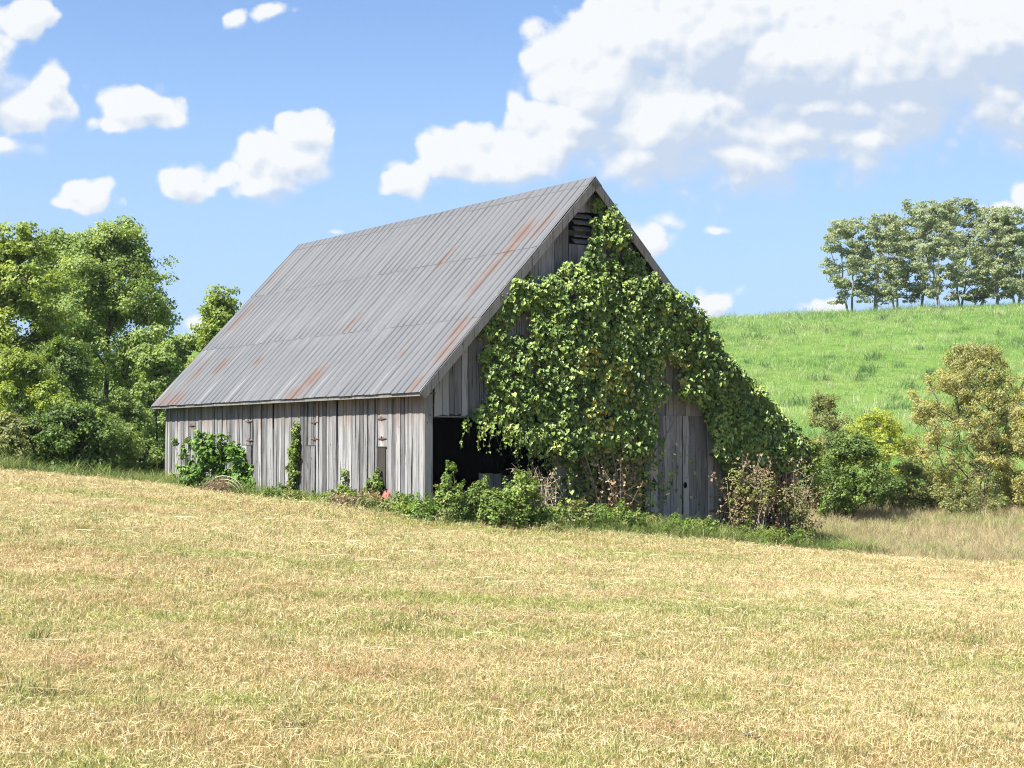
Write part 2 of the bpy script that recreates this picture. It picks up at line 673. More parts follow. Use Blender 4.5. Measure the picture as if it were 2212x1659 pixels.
M['locust'] = leaf_mat('locust_leaf', [(0, (.25, .31, .20)), (.5, (.36, .43, .28)), (1, (.48, .54, .37))], .45, .6, k=.85)
M['tan'] = leaf_mat('tan_leaf', [(0, (.26, .28, .11)), (.4, (.41, .42, .17)), (.75, (.53, .50, .24)), (.9, (.53, .44, .22)), (1, (.36, .45, .16))], .45, .55, k=.86)
M['olive'] = leaf_mat('olive_leaf', [(0, (.18, .22, .08)), (.5, (.31, .35, .13)), (1, (.45, .45, .20))], .4, .55)
M['yellow'] = leaf_mat('yellow_leaf', [(0, (.26, .34, .06)), (.5, (.40, .48, .10)), (1, (.56, .60, .16))], .5, .5, k=.9)
M['dead'] = leaf_mat('dead_leaf', [(0, (.22, .14, .08)), (.5, (.38, .28, .17)), (1, (.52, .42, .29))], .2, .7, .1)
M['bark'] = plain_mat('bark', [(.3, (.045, .038, .03)), (.6, (.12, .105, .085)), (.8, (.2, .18, .15))], 9, .9, (1, 1, .25))
M['palebark'] = plain_mat('pale_bark', [(.3, (.12, .11, .095)), (.6, (.23, .22, .19)), (.8, (.34, .33, .29))], 6, .9, (1, 1, .25))
M['twig'] = plain_mat('twig', [(.3, (.11, .085, .06)), (.6, (.24, .19, .14)), (.8, (.36, .3, .23))], 14, .9)
M['paletwig'] = plain_mat('pale_twig', [(.3, (.30, .25, .18)), (.6, (.5, .43, .33)), (.8, (.62, .56, .46))], 14, .85)
M['stem'] = plain_mat('green_stem', [(.3, (.08, .11, .03)), (.7, (.2, .22, .08))], 10, .7)


def wood_mat(name, dark, mid, light, brown_top=None, tone=0.35, darkline=0.75, k=.58):
    dark, mid, light = [tuple(x * k for x in c) for c in (dark, mid, light)]
    m, nt, out = newmat(name)
    tc = nt.nodes.new('ShaderNodeTexCoord')
    oi = nt.nodes.new('ShaderNodeObjectInfo')
    r = S(nt, oi.outputs['Random'])
    pos = vmath(nt, 'ADD', S(nt, tc.outputs['Object']), comb(nt, r * 17.0, r * 31.0, r * 9.0))
    grain = noise(nt, vmath(nt, 'MULTIPLY', pos, (1, 1, .03)), 70.0, 4, 0.7)
    broad = noise(nt, vmath(nt, 'MULTIPLY', pos, (1, 1, .12)), 9.0, 4, 0.6)
    crack = noise(nt, vmath(nt, 'MULTIPLY', pos, (1, 1, .02)), 42.0, 2, 0.5)
    knot = node(nt, 'ShaderNodeTexVoronoi', Vector=vmath(nt, 'MULTIPLY', pos, (1, 1, .45)), Scale=5.5)
    c = ramp(nt, grain * .55 + broad * .45 + (r - .5) * tone, [(.22, dark), (.5, mid), (.78, light)])
    ck = crack.step(.40, .33) * darkline
    kn = knot.step(.10, .05) * 0.8
    c = mixc(nt, ck.max(kn), c, tuple(x * .22 for x in dark))
    if brown_top:
        obj, z0, z1 = brown_top
        tb = nt.nodes.new('ShaderNodeTexCoord')
        tb.object = obj
        z = sep(nt, S(nt, tb.outputs['Object']))[2]
        kb = (z + (broad - .5) * 1.2 + (r - .5) * .9).step(z0, z1)
        c = mixc(nt, kb * .55, c, vmath(nt, 'MULTIPLY', ramp(nt, grain * .6 + broad * .4, [(.3, (.08, .048, .034)), (.7, (.25, .155, .10))]), (1, 1, 1)))
    put(nt, principled(nt, c, .88, 0, .2, bump(nt, grain * .6 + broad * .4 - ck, .7, .012)), out.inputs[0])
    return m


# ------------------------------------------------------------------ barn
EZ = 2.76          # roof edge at the left eave
RU = 4.84          # ridge
RZ = 2.69 + 5.205
SL = (RZ - EZ) / RU
SLR = 0.994
LEN = 14.92
RU2 = 9.90
RZ2 = RZ - (RU2 - RU) * SLR
LU, LZ = 12.05, RZ2 - 2.15 * .66
OVE, OVG = 0.33, 0.30
WU0, WU1 = OVE, 9.45
WV0, WV1 = OVG, LEN - OVG

barn = empty('barn', to_world(0, 0, 0) + np.array([0, 0, 0.0]), 'old weathered grey wooden barn with rusty metal roof, half covered in vines', 'barn', rz=BYAW)


def gz_b(u, v):
    p = to_world(u, v, 0.0)
    return ground_z(p[..., 0], p[..., 1])


M['wood_side'] = wood_mat('sunlit_side_board', (.12, .118, .12), (.30, .295, .30), (.46, .455, .455), (barn, 2.1, 2.7), .5, .95, .72)
M['wood_front'] = wood_mat('gable_board', (.23, .225, .225), (.43, .42, .42), (.57, .56, .56), None, .6, .95, .55)
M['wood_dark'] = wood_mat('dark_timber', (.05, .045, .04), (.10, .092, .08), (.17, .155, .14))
M['wood_trim'] = wood_mat('trim_board', (.12, .118, .11), (.22, .215, .205), (.34, .335, .325), None, .25, .75, .85)
M['rust'] = plain_mat('rusty_iron', [(.3, (.075, .05, .045)), (.55, (.14, .095, .085)), (.8, (.22, .17, .16))], 30, .9)


def roof_material():
    m, nt, out = newmat('galvanised_roof')
    tb = nt.nodes.new('ShaderNodeTexCoord')
    tb.object = barn
    u, v, z = sep(nt, S(nt, tb.outputs['Object']))
    oi = nt.nodes.new('ShaderNodeObjectInfo')
    r = S(nt, oi.outputs['Random'])
    p = comb(nt, u, v, z)
    streak = noise(nt, comb(nt, v * 5.0, z * 0.5, r * 3.0), 1.0, 5, .6)
    patch = noise(nt, comb(nt, v * .55, z * .35, 3.0), 1.0, 4, .6)
    fine = noise(nt, comb(nt, v * 30.0, z * 3.0, r * 5.0), 1.0, 4, .65)
    base = ramp(nt, streak * .35 + fine * .25 + (r - .5) * .14 + .20, [(.2, (.103, .107, .114)), (.5, (.119, .124, .131)), (.8, (.136, .141, .149))])
    # stains where sheets have lost their zinc
    spots = [(1130, 505, .45, .55), (1100, 540, .35, .35), (1065, 580, .30, .55), (1030, 620, .3, .5), (990, 710, .35, .5), (680, 815, .55, .45), (640, 850, .6, .3),
             (870, 765, .18, .22), (960, 760, .35, .5), (900, 830, .3, .35), (480, 790, .5, .35), (370, 870, .8, .45), (430, 800, .3, .6), (520, 690, .25, .7), (590, 600, .12, .5),
             (960, 560, .25, .4), (760, 700, .2, .4), (1180, 480, .2, .5), (560, 780, .25, .25), (345, 880, .6, .7)]
    st = None
    for px, py, rv, rz in spots:
        cv, cz = on_roof(px, py)
        q = vmath(nt, 'MULTIPLY_ADD', comb(nt, v, z, 0.0), (1 / rv, 1 / rz, 0), (-cv / rv, -cz / rz, 0))
        l = vmath(nt, 'LENGTH', q, out=1)
        st = l if st is None else st.min(l)
    rust = ((1.15 - st).max(0.0) * .75 + (patch - .54) * .5 + (streak - .54) * 1.3)
    rust = rust.step(-.04, .62) * .9
    rc = ramp(nt, fine * .6 + streak * .4, [(.3, (.095, .06, .05)), (.6, (.13, .092, .08)), (.8, (.15, .118, .105))])
    c = mixc(nt, rust, base, rc)
    tl = nt.nodes.new('ShaderNodeAttribute')
    tl.attribute_name = 'rnd'          # seams: old grime in the crimps
    c = mixc(nt, S(nt, tl.outputs['Fac']) * (.16 + streak * .3), c, (.03, .031, .034))
    rough = .52 + rust * .35
    put(nt, principled(nt, c, rough, .15 - rust * .14, .35, bump(nt, fine, .15, .004)), out.inputs[0])
    return m


M['roof'] = roof_material()


def part(name, me, mat, parent, loc=None, label=None):
    o = link(name, me, mat, parent, loc)
    if label:
        o['label'] = label
    return o


def board_mesh(w, h_l, h_r, t=0.025, seg=4, wob=0.004):
    """upright board: width along local x from 0, foot at z 0, sloped top; y is thickness"""
    zs = np.linspace(0, 1, seg + 1)
    V = []
    for k, s in enumerate(zs):
        a = rng.normal(0, wob, 2)
        o = rng.normal(0, wob * .8)
        for (x, h) in ((0 + a[0], h_l), (w + a[1], h_r)):
            z = s * h if k else rng.uniform(-.02, .03)
            V += [(x, o, z), (x, o + t, z)]
    V = np.array(V)
    q = []
    for k in range(seg):
        b = k * 4
        c = b + 4
        q += [[b, b + 2, c + 2, c], [b + 3, b + 1, c + 1, c + 3], [b + 1, b, c, c + 1], [b + 2, b + 3, c + 3, c + 2]]
    e = seg * 4
    q += [[e, e + 2, e + 3, e + 1], [0, 1, 3, 2]]
    return mesh_np('board', V, [np.array(q)])


def add_board(parent, mat, face, a, w, z0, z1l, z1r, off=0.0, name='board', tilt=0.0):
    """face 'side': a along v on plane u=WU0; face 'front': a along u on plane v=WV0"""
    me = board_mesh(w, z1l - z0, z1r - z0)
    o = part(name, me, mat, parent)
    if face == 'front':
        o.location = (a, WV0 - .025 - off, z0)
        o.rotation_euler = (0, tilt, 0)
    else:
        # local x -> barn -v so that the outer face (local -y) looks to -u
        o.location = (WU0 - .025 - off, a + w, z0)
        o.rotation_euler = (0, tilt, -math.pi / 2)
    return o


def build_barn():
    # ---- left side wall: frame with boards
    frame = []
    for v in np.linspace(WV0 + .1, WV1 - .1, 8):
        frame.append((WU0 + .01, WU0 + .16, v - .08, v + .08, -.3, 2.80))
    for z in (0.65, 1.6, 2.75):
        frame.append((WU0 + .005, WU0 + .09, WV0, WV1, z - .06, z + .06))
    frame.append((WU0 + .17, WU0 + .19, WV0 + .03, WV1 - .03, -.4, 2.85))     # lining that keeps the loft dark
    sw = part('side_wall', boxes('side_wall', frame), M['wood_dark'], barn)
    v = WV0 + .02
    gaps = [on_side(683, 960)[0], on_side(829, 960)[0], on_side(542, 960)[0]]
    while v < WV1 - .05:
        w = min(rng.uniform(.10, .21), WV1 - v)
        if WV1 - v - w < .08:
            w = WV1 - v
        z0 = float(gz_b(WU0, v + w / 2)) + rng.uniform(.02, .09)
        zt = EZ + OVE * SL - .06
        add_board(sw, M['wood_side'], 'side', v, w - (rng.uniform(.008, .02) if rng.random() < .55 else rng.uniform(.02, .045)), z0, zt, zt, rng.uniform(-.004, .016), tilt=rng.normal(0, .004 if rng.random() < .88 else .014))
        v += w
    # vent doors in that wall: thin planked leaves with strap hinges
    for px, top, bot, n in ((676, 963, 1082, 2), (829, 966, 1070, 1), (538, 962, 1050, 2)):
        v1, zt = on_side(px - 10, top)
        v0, zb = on_side(px + 9, bot)
        vd = empty_part('vent_door', barn)
        for k in range(n):
            w = (v1 - v0) / n
            me = board_mesh(w - .02, zt - zb, zt - zb, .02)
            o = part('board', me, M['wood_side'] if px != 829 else M['wood_dark'], vd)  # the dark-timber leaf stands in for the shade of an opened narrow gap
            o.location = (WU0 - .062, v0 + k * w + w, zb)
            o.rotation_euler = (0, 0, -math.pi / 2)
        b = part('head_batten', boxes('head_batten', [(WU0 - .068, WU0 - .046, v0 - .02, v1 + .03, zt, zt + .016)]), M['wood_dark'], vd)
    hp = []
    for px, py in ((684, 948), (829, 947), (543, 951), (683, 912), (828, 904), (541, 910), (417, 919)):
        v, z = on_side(px, py)
        V = np.array([[0, -.23, 0], [0, 0, .042], [0, .23, 0], [0, 0, -.042], [-.010, -.18, 0], [-.010, 0, .03], [-.010, .18, 0], [-.010, 0, -.03]])
        q = np.array([[4, 5, 6, 7], [0, 4, 7, 3], [0, 1, 5, 4], [1, 2, 6, 5], [2, 3, 7, 6]])
        me = mesh_np('hinge', V, [q])
        o = part('hinge', me, M['rust'], sw, (WU0 - .047, v, z))
        pin = part('hinge_pin', boxes('hinge_pin', [(WU0 - .074, WU0 - .06, v - .008, v + .008, z - .055, z + .055)]), M['rust'], sw)

    # ---- gable front
    fr = []
    LZ0 = 2.27
    fr.append((WU0 + .25, WU1, WV0 + .005, WV0 + .12, LZ0 + .02, LZ0 + .20))
    for u in (3.86, 5.9, 6.5, 9.0, 9.37):
        fr.append((u - .08, u + .08, WV0 + .005, WV0 + .15, -1.0, LZ0 + .1))
    for z in (4.0, 5.4, 6.6):
        a = (z - EZ) / SL + .25
        b = RU + (RZ - z) / SLR - .25
        fr.append((a, b, WV0 + .005, WV0 + .10, z - .06, z + .06))
    fw = part('front_wall', boxes('front_wall', fr), M['wood_dark'], barn)
    part('corner_post', boxes('corner_post', [(WU0 - .022, WU0 + .185, WV0 - .028, WV0 + .20, float(gz_b(WU0 + .1, WV0)) - .1, 2.88)]), M['wood_trim'], barn)

    def roof_z(u):
        return (EZ + u * SL if u < RU else RZ - (u - RU) * SLR) - .10
    u = WU0 + .235
    while u < WU1 - .05:
        w = min(rng.uniform(.15, .26), WU1 - u)
        a, b = u, u + w - rng.uniform(.006, .018)
        zb = LZ0 + rng.uniform(-.02, .02)
        vent = (a < 4.98 and b > 4.46)
        if vent:
            add_board(fw, M['wood_front'], 'front', a, b - a, zb, 6.33, 6.33, rng.uniform(-.003, .01))
            if roof_z(min(a, b)) > 7.15:
                add_board(fw, M['wood_front'], 'front', a, b - a, 7.10, roof_z(a), roof_z(b), rng.uniform(-.003, .01))
        elif a < RU < b:
            zz = min(roof_z(a), roof_z(b))
            add_board(fw, M['wood_front'], 'front', a, b - a, zb, zz, zz, rng.uniform(-.003, .01))
        else:
            add_board(fw, M['wood_front'], 'front', a, b - a, zb, roof_z(a), roof_z(b), rng.uniform(-.003, .012))
        u += w
    vent = empty_part('gable_vent', barn)
    for k in range(5):
        z = 6.38 + k * .15
        V = np.array([[4.46, WV0 - .03, z], [5.0, WV0 - .03, z], [5.0, WV0 - .015, z - .02], [4.46, WV0 - .015, z - .02],
                      [4.46, WV0 + .08, z + .10], [5.0, WV0 + .08, z + .10], [5.0, WV0 + .095, z + .08], [4.46, WV0 + .095, z + .08]])
        V = V[[3, 2, 7, 6, 0, 1, 4, 5]]
        me = mesh_np('louvre', V, [box_np(0, 1, 0, 1, 0, 1)[1]])
        part('louvre', me, M['wood_trim'], vent)
    # lower front boards between the open bay and the doors
    u = 3.86
    while u < 6.5:
        w = min(rng.uniform(.16, .26), 6.5 - u + .02)
        add_board(fw, M['wood_front'], 'front', u, w - .012, float(gz_b(u, WV0)) + .03, LZ0 - .035, LZ0 - .035, rng.uniform(-.012, .0))
        u += w
    u = 8.95
    while u < WU1:
        w = min(.2, WU1 - u + .02)
        add_board(fw, M['wood_front'], 'front', u, w - .012, float(gz_b(u, WV0)) + .03, LZ0 - .035, LZ0 - .035, rng.uniform(-.012, .0))
        u += w
    part('lintel', boxes('lintel', [(WU0 + .23, 3.95, WV0 - .012, WV0 + .004, LZ0 - .045, LZ0 - .012)]), M['wood_trim'], barn)
    # double plank door
    for a, b, hole in ((6.55, 7.755, False), (7.785, 8.95, True)):
        dr = empty_part('door', barn)
        u = a
        while u < b - .02:
            w = min(rng.uniform(.17, .24), b - u)
            if b - u - w < .09:
                w = b - u
            z0 = float(gz_b(u, WV0)) + .05
            add_board(dr, M['wood_front'], 'front', u, w - .010, z0, LZ0 + .06, LZ0 + .06, .035 + rng.uniform(0, .01))
            u += w
        for z in (1.35, -.05):
            e = (a - .08, a + .30) if not hole else (b - .30, b + .10)
            part('hinge', boxes('hinge', [(e[0], e[1], WV0 - .092, WV0 - .076, z, z + .05)]), M['rust'], dr)
        if hole:
            hu, hz_ = on_front(1476, 1048)
            ang = np.arange(16) / 16 * 2 * math.pi
            R = np.stack([hu + .055 * np.cos(ang), np.full(16, WV0 - .079), hz_ + .075 * np.sin(ang)], -1)
            R2 = R.copy()
            R2[:, 1] += .01
            V = np.concatenate([R, R2])
            i = np.arange(16)
            me = mesh_np('hand_hole_disc', V, [i[None, :], np.stack([i, (i + 1) % 16, (i + 1) % 16 + 16, i + 16], -1)])
            m, nt, out = newmat('painted_hole_shade')
            put(nt, principled(nt, (.004, .004, .004), 1, 0, 0), out.inputs[0])  # near-black disc laid on the planks, painting the shade inside a hole
            part('hand_hole_disc', me, m, dr, label='round black disc on the door imitating the shade inside a hand hole')
    # ---- back and right walls, loft floor beams
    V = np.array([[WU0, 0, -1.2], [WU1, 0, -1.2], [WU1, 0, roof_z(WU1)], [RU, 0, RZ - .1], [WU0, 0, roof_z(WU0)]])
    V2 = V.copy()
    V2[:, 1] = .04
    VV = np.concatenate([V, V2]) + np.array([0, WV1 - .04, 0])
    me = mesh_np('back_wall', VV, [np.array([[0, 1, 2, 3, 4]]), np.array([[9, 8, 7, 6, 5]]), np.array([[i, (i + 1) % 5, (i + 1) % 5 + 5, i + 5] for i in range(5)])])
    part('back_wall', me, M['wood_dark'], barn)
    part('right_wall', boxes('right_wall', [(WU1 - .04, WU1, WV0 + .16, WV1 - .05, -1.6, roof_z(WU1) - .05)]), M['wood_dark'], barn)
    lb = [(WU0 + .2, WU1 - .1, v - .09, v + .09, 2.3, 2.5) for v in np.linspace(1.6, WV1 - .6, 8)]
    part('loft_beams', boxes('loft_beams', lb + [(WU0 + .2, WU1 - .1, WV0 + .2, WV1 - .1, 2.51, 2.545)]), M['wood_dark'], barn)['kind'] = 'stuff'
    # low stall partition inside the open bay
    sp = empty_part('stall_partition', barn)
    u = 2.75
    while u < 5.0:
        w = rng.uniform(.16, .26)
        me = board_mesh(w - .02, 1.05, 1.05 + rng.normal(0, .03))
        part('board', me, M['wood_front'], sp, (u, 1.75, float(gz_b(u, 1.7)) - .05))
        u += w

    # ---- metal roof
    def panel_mesh(width, length, lap):
        # local x across (width), local y down... 5-V crimp profile; z up off the deck
        xs, zs, g = [], [], []
        def crimp(c):
            for dx, dz, gg in ((-.030, 0, .0), (-.014, .005, 1.), (0, .026, .25), (.014, .005, 1.), (.030, 0, .0)):
                xs.append(c + dx); zs.append(dz); g.append(gg)
        crimp(.03)
        crimp(width / 2)
        crimp(width - .005)
        xs_, zs_, g_ = np.array(xs), np.array(zs), np.array(g)
        rows = 5
        V, R = [], []
        for k in range(rows):
            s = k / (rows - 1)
            V.append(np.stack([xs_, np.full(len(xs_), s * length), zs_ + rng.normal(0, .0025, len(xs_)) + lap * (1 - s)], -1))
            gg = g_.copy()
            R.append(gg)
        V = np.concatenate(V)
        n = len(xs_)
        i = (np.arange(rows - 1)[:, None] * n + np.arange(n - 1)[None, :]).ravel()
        q = np.stack([i, i + 1, i + 1 + n, i + n], -1)
        # turned-down lower lip so the sheet has an edge
        lip = V[:n].copy()
        lip[:, 2] -= .012
        V = np.concatenate([V, lip])
        R = np.concatenate(R + [np.ones(n)])
        b = len(V) - n
        j = np.arange(n - 1)
        q = np.concatenate([q, np.stack([j + 1, j, b + j, b + j + 1], -1)])
        return mesh_np('roof_sheet', V, [q], R)
    npan = 25
    pw = LEN / npan
    for side in (0, 1):
        rp = empty_part('roof', barn)
        if side == 0:
            d = np.array([RU, 0, RZ - EZ])
            A = np.array([0.0, 0, EZ])
        else:
            d = np.array([RU - RU2, 0, RZ - RZ2])
            A = np.array([RU2, 0.0, RZ2])
        slen = np.linalg.norm(d)
        dn = d / slen
        nrm = np.array([-dn[2], 0, dn[0]]) if side == 0 else np.array([dn[2], 0, -dn[0]])
        # deck under the sheets
        Vd = []
        for s0, s1 in ((.02, slen - .02),):
            for t in (-.045, -.006):
                for vv in (.03, LEN - .03):
                    for s in (s0, s1):
                        Vd.append(A + dn * s + nrm * t + np.array([0, vv, 0]))
        part('roof_deck', mesh_np('roof_deck', np.array(Vd), [box_np(0, 1, 0, 1, 0, 1)[1]]), M['wood_dark'], rp)
        tiers = [(0, .345), (.33, .675), (.66, 1.0)]
        # lower edge has the lap on top: upper tiers ride over lower ones
        protos = [[panel_mesh(pw, (b - a) * slen, .004) for _ in range(3)] for a, b in tiers]
        for ti, (a, b) in enumerate(tiers):
            for k in range(npan):
                o = link('roof_sheet', protos[ti][rng.integers(3)], M['roof'], rp)
                x = np.array([0, -1.0, 0]) if side == 0 else np.array([0, 1.0, 0])
                org = A + dn * (a * slen - (rng.uniform(0, .02) if ti == 0 else rng.uniform(-.012, .012))) + nrm * (.003 + ti * .006 + rng.uniform(0, .005))
                vv = (LEN - k * pw) if side == 0 else k * pw
                y, z = dn, nrm
                mw = Matrix(((x[0], y[0], z[0], org[0]), (x[1], y[1], z[1], vv + rng.normal(0, .004)), (x[2], y[2], z[2], org[2]), (0, 0, 0, 1)))
                o.matrix_local = mw
        # barge boards on both gable ends
        for v0 in (-.035, LEN + .005):
            Vb = []
            for t in (-.20, -.012):
                for vv in (v0, v0 + .03):
                    for s in (-.02, slen - (.0 if side == 0 else .01)):
                        Vb.append(A + dn * s + nrm * t + np.array([0, vv, 0]))
            part('barge_board', mesh_np('barge_board', np.array(Vb), [box_np(0, 1, 0, 1, 0, 1)[1]]), M['wood_trim'], barn)
    part('eave_fascia', boxes('eave_fascia', [(.02, .05, .0, LEN, EZ - .085, EZ - .005)]), M['wood_trim'], barn)
    part('eave_soffit', boxes('eave_soffit', [(.055, WU0 + .1, .02, LEN - .02, EZ - .03, EZ - .005)]), M['wood_dark'], barn)
    # ridge cap in lengths
    n = 6
    for k in range(n):
        a, b = k * LEN / n - .03, (k + 1) * LEN / n + .03
        w, t = .20, .035 + .008 * (k % 2)
        V = []
        for vv in (a, b):
            for du, dz in ((-w, -w * SL), (0, 0), (w, -w * SLR)):
                V.append((RU + du, vv, RZ + dz + t + rng.normal(0, .006)))
            for du, dz in ((-w, -w * SL), (0, 0), (w, -w * SLR)):
                V.append((RU + du, vv, RZ + dz + t - .022))
        q = [[0, 1, 7, 6], [1, 2, 8, 7], [3, 9, 10, 4], [4, 10, 11, 5], [0, 6, 9, 3], [2, 5, 11, 8], [0, 3, 4, 1], [1, 4, 5, 2], [6, 7, 10, 9], [7, 8, 11, 10]]
        V = np.array(V)
        part('ridge_cap', mesh_np('ridge_cap', V, [np.array(q)], np.full(12, .15)), M['roof'], barn)

    # ---- lean-to on the right
    lt = empty_part('lean_to', barn)
    d = np.array([LU - RU2, 0, LZ - RZ2])
    Vl = []
    for t in (-.05, .0):
        for vv in (0.0, LEN - .5):
            for s in (-.03, 1.0):
                Vl.append(np.array([RU2, 0, RZ2 - .03]) + d * s + np.array([0, vv, t]))
    part('lean_to_roof', mesh_np('lean_to_roof', np.array(Vl), [box_np(0, 1, 0, 1, 0, 1)[1]], np.full(8, .3)), M['roof'], lt)
    gb = float(gz_b(LU - .3, .5))
    part('post', boxes('post', [(LU - .38, LU - .22, .35, .51, gb - .2, LZ - .02 + .2 * .66)]), M['wood_dark'], lt)
    part('lean_to_wall', boxes('lean_to_wall', [(LU - .30, LU - .26, .6, LEN - .6, -2.2, LZ), (WU1 + .03, LU - .31, 3.0, 3.05, -2.2, LZ + .2)]), M['wood_dark'], lt)
    a0 = WU1 + .03
    while a0 < 10.5:
        w = rng.uniform(.16, .24)
        g = float(gz_b(a0, WV0))
        add_board(lt, M['wood_front'], 'front', a0, w - .015, g + .03, RZ2 - .25 - max(0, a0 + w - RU2) * .66 * 1.1, RZ2 - .25 - max(0, a0 + w - RU2) * .66 * 1.1)
        a0 += w


def empty_part(name, parent):
    o = bpy.data.objects.new(name, None)
    COL.objects.link(o)
    o.parent = parent
    o.empty_display_size = .2
    return o


build_barn()

# ------------------------------------------------------------------ trees
def rand_dir(n):
    return unit(rng.normal(size=(n, 3)))


def crown_tree(name, label, cat, base, height, half, leafmat, nleaf, lsize, bark='bark', profile='round', clear=0.2, nclump=70, clump_r=None,
               airy=0.0, trunk_r=None, group=None, lean=(0, 0), shape=KITE, flat=.75, twig_r=.012, multi=1, topbias=1.0):
    """tapered trunk, limbs reaching every leaf clump, leaves in clumps"""
    root = empty(name, base, label, cat, group)
    H = height
    z0 = H * clear
    cl = []
    while len(cl) < nclump:
        s = rng.uniform(0.0, 1.0) ** topbias
        if profile == 'round':
            r = math.sin(math.pi * (0.10 + 0.86 * s) ** .85) ** .7
        elif profile == 'cone':
            r = (1 - s) ** .75 * (.35 + .65 * min(1, s / .25)) + .08
        elif profile == 'flat':
            r = .45 + .55 * math.sin(math.pi * min(1, s * 1.05)) if s < .9 else .6
        else:
            r = (.55 + .45 * math.sin(math.pi * s)) * (1 - .55 * max(0, s - .6) / .4)
        a = rng.uniform(0, 2 * math.pi)
        q = math.sqrt(rng.uniform(.08, 1))
        rr = half * r * q * rng.uniform(.82, 1.12)
        cl.append((rr * math.cos(a) + lean[0] * s, rr * math.sin(a) + lean[1] * s, z0 + (H - z0) * (.03 + .93 * s)))
    cl = np.array(cl)
    crad = clump_r or half * .30
    # skeleton: trunk nodes then each clump joined to the nearest lower, more central node
    tr = trunk_r or H * .014
    nodes, rad, par = [], [], []
    paths = []
    for t in range(multi):
        off = np.array([rng.normal(0, half * .12), rng.normal(0, half * .12), 0]) * (multi > 1)
        k = 9
        top = H * (.86 if multi == 1 else rng.uniform(.6, .85))
        zs = np.linspace(-.25, top, k)
        wob = np.cumsum(rng.normal(0, half * .035, (k, 2)), 0)
        P = np.stack([wob[:, 0] + off[0] * (.4 + zs / H * 2.2) + lean[0] * zs / H, wob[:, 1] + off[1] * (.4 + zs / H * 2.2) + lean[1] * zs / H, zs], -1)
        R = tr * (1 - .82 * np.linspace(0, 1, k)) / math.sqrt(multi)
        R[0] *= 1.35
        paths.append((P, R))
        for p in P[2:]:
            nodes.append(p)
    nodes = list(nodes)
    order = np.argsort(np.hypot(cl[:, 0], cl[:, 1]) + .3 * cl[:, 2] / H)
    for i in order:
        c = cl[i]
        A = np.array(nodes)
        d = np.linalg.norm(A - c, axis=1) + np.where(A[:, 2] > c[2] - .1 * H * .3, 3 * half, 0) + .25 * np.abs((c[2] - A[:, 2]) - .6 * np.hypot(c[0] - A[:, 0], c[1] - A[:, 1]))
        j = int(np.argmin(d))
        a = A[j]
        mid = (a + c) / 2 + np.array([0, 0, .10 * np.linalg.norm(c - a)]) + rng.normal(0, .05, 3) * np.linalg.norm(c - a)
        B = bez(a, mid, c, 6)
        L = np.linalg.norm(c - a)
        paths.append((B, np.linspace(min(tr * .38, .012 + L * .018), twig_r, 6)))
        nodes.append(B[3])
        nodes.append(c)
        for _ in range(2):
            e = c + rand_dir(1)[0] * crad * .9
            paths.append((bez(c, (c + e) / 2 + rng.normal(0, .1, 3) * crad, e, 4), np.linspace(twig_r, twig_r * .4, 4)))
    link('trunk', tubes('trunk', paths), M[bark], root)
    # leaves: sub-clumps around every clump
    per = nleaf // len(cl)
    sub = 7
    C = np.repeat(cl, per, 0)
    ci = np.repeat(np.arange(len(cl)), per)
    sd = unit(rng.normal(size=(len(cl), sub, 3)) + np.array([0, 0, .25])) * rng.uniform(.35, 1.0, (len(cl), sub, 1)) * crad * np.array([1, 1, flat])
    si = rng.integers(0, sub, len(ci))
    size_c = rng.uniform(.7, 1.3, len(cl))[ci][:, None]
    so = sd[ci, si] * size_c
    loc = rand_dir(len(ci)) * (rng.random((len(ci), 1)) ** .45) * crad * .48 * np.array([1, 1, flat])
    pos = C + so + loc
    keep = rng.random(len(ci)) > airy * (np.sin(pos[:, 0] * 5 / half + 1) * np.sin(pos[:, 2] * 7 / half) > .1)
    pos, so, loc, ci = pos[keep], so[keep], loc[keep], ci[keep]
    n = unit(unit(so + loc * 1.5) * .9 + np.array([0, 0, .55]) + rng.normal(0, .55, pos.shape))
    tip = rng.normal(0, .6, pos.shape) + np.array([0, 0, -.55]) + unit(so + 1e-6) * .5
    r = np.clip(rng.normal(.45, .22, len(pos)) + rng.normal(0, .13, len(cl))[ci], 0, 1)
    link('crown', leaf_mesh('crown', pos, n, tip, lsize * rng.uniform(.65, 1.25, len(pos)), shape, r), M[leafmat], root)
    return root


def gpt(px, depth, dz=0.0):
    x = wx(px, depth)
    return np.array([x, depth, ground_z(x, depth) + dz])


def h_at(px, py, depth):
    return at(px, py, depth)[2] - ground_z(wx(px, depth), depth)


def tree_px(name, label, cat, px, top, halfpx, depth, mat, nleaf, ls, **k):
    b = gpt(px, depth)
    return crown_tree(name, label, cat, b, h_at(px, top, depth), halfpx * depth / F, mat, nleaf, ls, **k)


